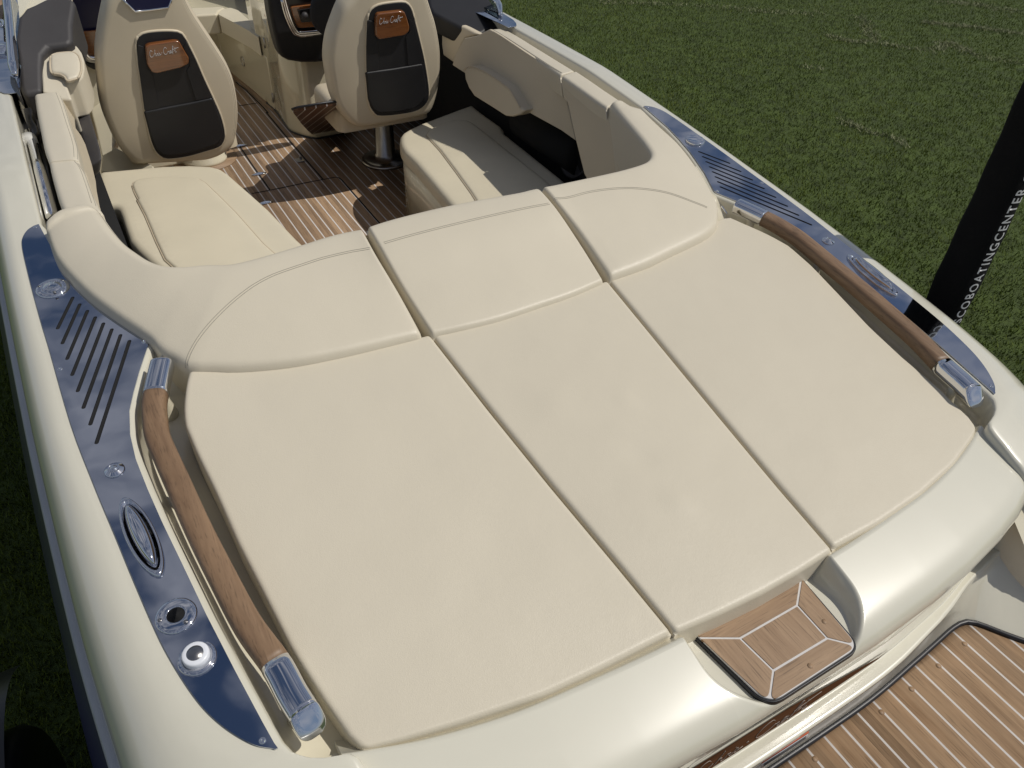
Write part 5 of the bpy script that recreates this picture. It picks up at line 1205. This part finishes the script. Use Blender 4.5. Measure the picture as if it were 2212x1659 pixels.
# ------------------------------------------------------------------ trailer under the boat
trl = empty('boat_trailer', (0, .8, GZ)); tag(trl, 'dark boat trailer half hidden in shade under the hull', 'trailer')
def tb(name, c, h, m=None, bv=.01):
    b = MB(); b.box(c, h); return b.build(name, m or M_BLACK, trl, bevel=bv)
for sg in (-1, 1):
    tb('frame_rail', (sg * .62, .9, .42), (.04, 3.2, .05))
    for yy in (-2.1, -1.3):
        b = MB(); b.lathe(((-1.74 if sg < 0 else 1.08), yy, .32), [(.17, -.09), (.30, -.10), (.325, -.07), (.325, .07), (.30, .10), (.19, .09), (.17, .06), (.06, .05)], (sg, 0, 0), 40); tw = b.build('wheel', M_RUBBER, trl)
        b = MB(); b.lathe(((-1.74 if sg < 0 else 1.08), yy, .32), [(.185, .05), (.18, .085), (.16, .06), (.05, .07), (.0001, .08)], (sg, 0, 0), 30); b.build('rim', M_STEEL, tw)
    b = MB(); rows = []
    for k in range(25):
        t = k / 24; yy = -2.80 + 1.95 * t; h = .77 - .22 * abs(2 * t - 1) ** 5
        if sg < 0: rows.append([Vector((sg * 1.64, yy, h)), Vector((sg * 1.90, yy, h)), Vector((sg * 1.93, yy, h - .02)), Vector((sg * 1.935, yy, h - .10))])
        else: rows.append([Vector((sg * .90, yy, h)), Vector((sg * 1.22, yy, h)), Vector((sg * 1.25, yy, h - .02)), Vector((sg * 1.255, yy, h - .10))])
    b.grid(rows); o = b.build('mudguard', M_BLACK, trl)
tb('cross_beam', (0, -1.6, .42), (.66, .04, .04)); tb('cross_beam', (0, 2.2, .42), (.66, .04, .04)); tb('draw_bar', (0, 5.6, .42), (.05, 1.8, .05))

# ------------------------------------------------------------------ lawn: earth sheet, blades, dry clippings
def grass_mat():
    m = bpy.data.materials.new('grass_blades'); m.use_nodes = True; t = m.node_tree; b = t.nodes['Principled BSDF']; N = t.nodes.new; K = t.links.new
    g = N('ShaderNodeNewGeometry'); n1 = N('ShaderNodeTexNoise'); n1.inputs['Scale'].default_value = 1.1; n1.inputs['Detail'].default_value = 6
    n2 = N('ShaderNodeTexNoise'); n2.inputs['Scale'].default_value = 55; n2.inputs['Detail'].default_value = 3
    r = N('ShaderNodeValToRGB'); r.color_ramp.elements[0].position = .35; r.color_ramp.elements[1].position = .7
    r.color_ramp.elements[0].color = (.064, .096, .008, 1); r.color_ramp.elements[1].color = (.140, .172, .019, 1)
    e = r.color_ramp.elements.new(.82); e.color = (.21, .22, .07, 1)
    a = N('ShaderNodeMath'); a.operation = 'ADD'; s1 = N('ShaderNodeMath'); s1.operation = 'MULTIPLY'; s1.inputs[1].default_value = .55; s2 = N('ShaderNodeMath'); s2.operation = 'MULTIPLY'; s2.inputs[1].default_value = .45
    K(g.outputs['Position'], n1.inputs['Vector']); K(g.outputs['Position'], n2.inputs['Vector']); K(n1.outputs['Fac'], s1.inputs[0]); K(n2.outputs['Fac'], s2.inputs[0]); K(s1.outputs[0], a.inputs[0]); K(s2.outputs[0], a.inputs[1]); K(a.outputs[0], r.inputs['Fac'])
    K(r.outputs['Color'], b.inputs['Base Color']); b.inputs['Roughness'].default_value = .6; b.inputs['Specular IOR Level'].default_value = .25
    return m
b = MB(); b.add([(-150, -150, GZ), (150, -150, GZ), (150, 150, GZ), (-150, 150, GZ)], [(0, 1, 2, 3)])
lawn = b.build('lawn', mat('lawn_earth', (.046, .070, .010), .95, var=(9, .35), bump=[('noise', 40, .03, .8)]), smooth=False); lawn['kind'] = 'structure'
rng = np.random.default_rng(3)
def blades(name, pts, h, wd, m, lean=.6):
    n = len(pts); a = rng.uniform(0, 2 * np.pi, n); hh = h * rng.uniform(.5, 1.3, n); ww = wd * rng.uniform(.6, 1.3, n); l = hh * lean * rng.uniform(0, 1.6, n); la = rng.uniform(0, 2 * np.pi, n)
    v = np.empty((n, 3, 3)); v[:, 0] = pts - np.stack([np.cos(a) * ww, np.sin(a) * ww, 0 * a], 1); v[:, 1] = pts + np.stack([np.cos(a) * ww, np.sin(a) * ww, 0 * a], 1)
    v[:, 2] = pts + np.stack([np.cos(la) * l, np.sin(la) * l, hh], 1)
    me = bpy.data.meshes.new(name); me.vertices.add(3 * n); me.vertices.foreach_set('co', v.reshape(-1)); me.loops.add(3 * n); me.loops.foreach_set('vertex_index', np.arange(3 * n, dtype=np.int32))
    me.polygons.add(n); me.polygons.foreach_set('loop_start', np.arange(0, 3 * n, 3, dtype=np.int32)); me.update(calc_edges=True); o = link(name, me, m, None, smooth=False); return o
def scatter(n, x0, x1, y0, y1, dens_far=True):
    p = np.stack([rng.uniform(x0, x1, n), rng.uniform(y0, y1, n), np.full(n, GZ)], 1); return p
N_ = 560000; P_ = np.concatenate([np.stack([1.25 + 14.5 * rng.random(N_) ** 1.45, -2.2 + 17 * rng.random(N_) ** 1.25, np.full(N_, GZ)], 1), scatter(60000, -2.6, -1.0, -1.6, 3.4)])
gr = blades('grass', P_, .030, .0036, grass_mat()); gr['kind'] = 'stuff'
# rows of dry clippings left by the mower
def row_pts(px_list, n, sp):
    c = cat([at('Dd', x, y, GZ) for x, y in px_list], 8); c = resamp(c, 200); out = []
    for _ in range(n):
        q = c[rng.integers(0, 200)]; clump = .35 + .65 * abs(math.sin(q.x * 3.1 + q.y * 1.7))
        if rng.random() > clump: continue
        out.append([q.x + rng.normal(0, sp), q.y + rng.normal(0, sp), GZ + .01])
    return np.array(out)
rows_ = [([(-700, 20), (0, 45), (300, 70), (520, 90), (740, 95), (960, 108)], 2600, .07), ([(1350, -20), (1700, 20), (1900, 40), (2000, 60), (2212, 95)], 2800, .09), ([(1530, 160), (1800, 185), (2000, 210), (2212, 240)], 2200, .06),
         ([(1100, 120), (1180, 260), (1250, 310), (1400, 325), (1600, 350), (1700, 300), (1850, 370), (2000, 410), (2212, 440)], 5200, .06), ([(850, 240), (1000, 285), (1160, 290)], 900, .05), ([(960, 830), (1060, 870), (1200, 920), (1330, 950), (1420, 1020)], 1100, .035), ([(680, 460), (860, 480)], 300, .04)]
CL = np.concatenate([row_pts(*r) for r in rows_])
cl = blades('grass_clippings', CL[::2], .024, .005, mat('dry_clippings', (.22, .23, .12), .8, var=(30, .3)), lean=1.4); cl['kind'] = 'stuff'
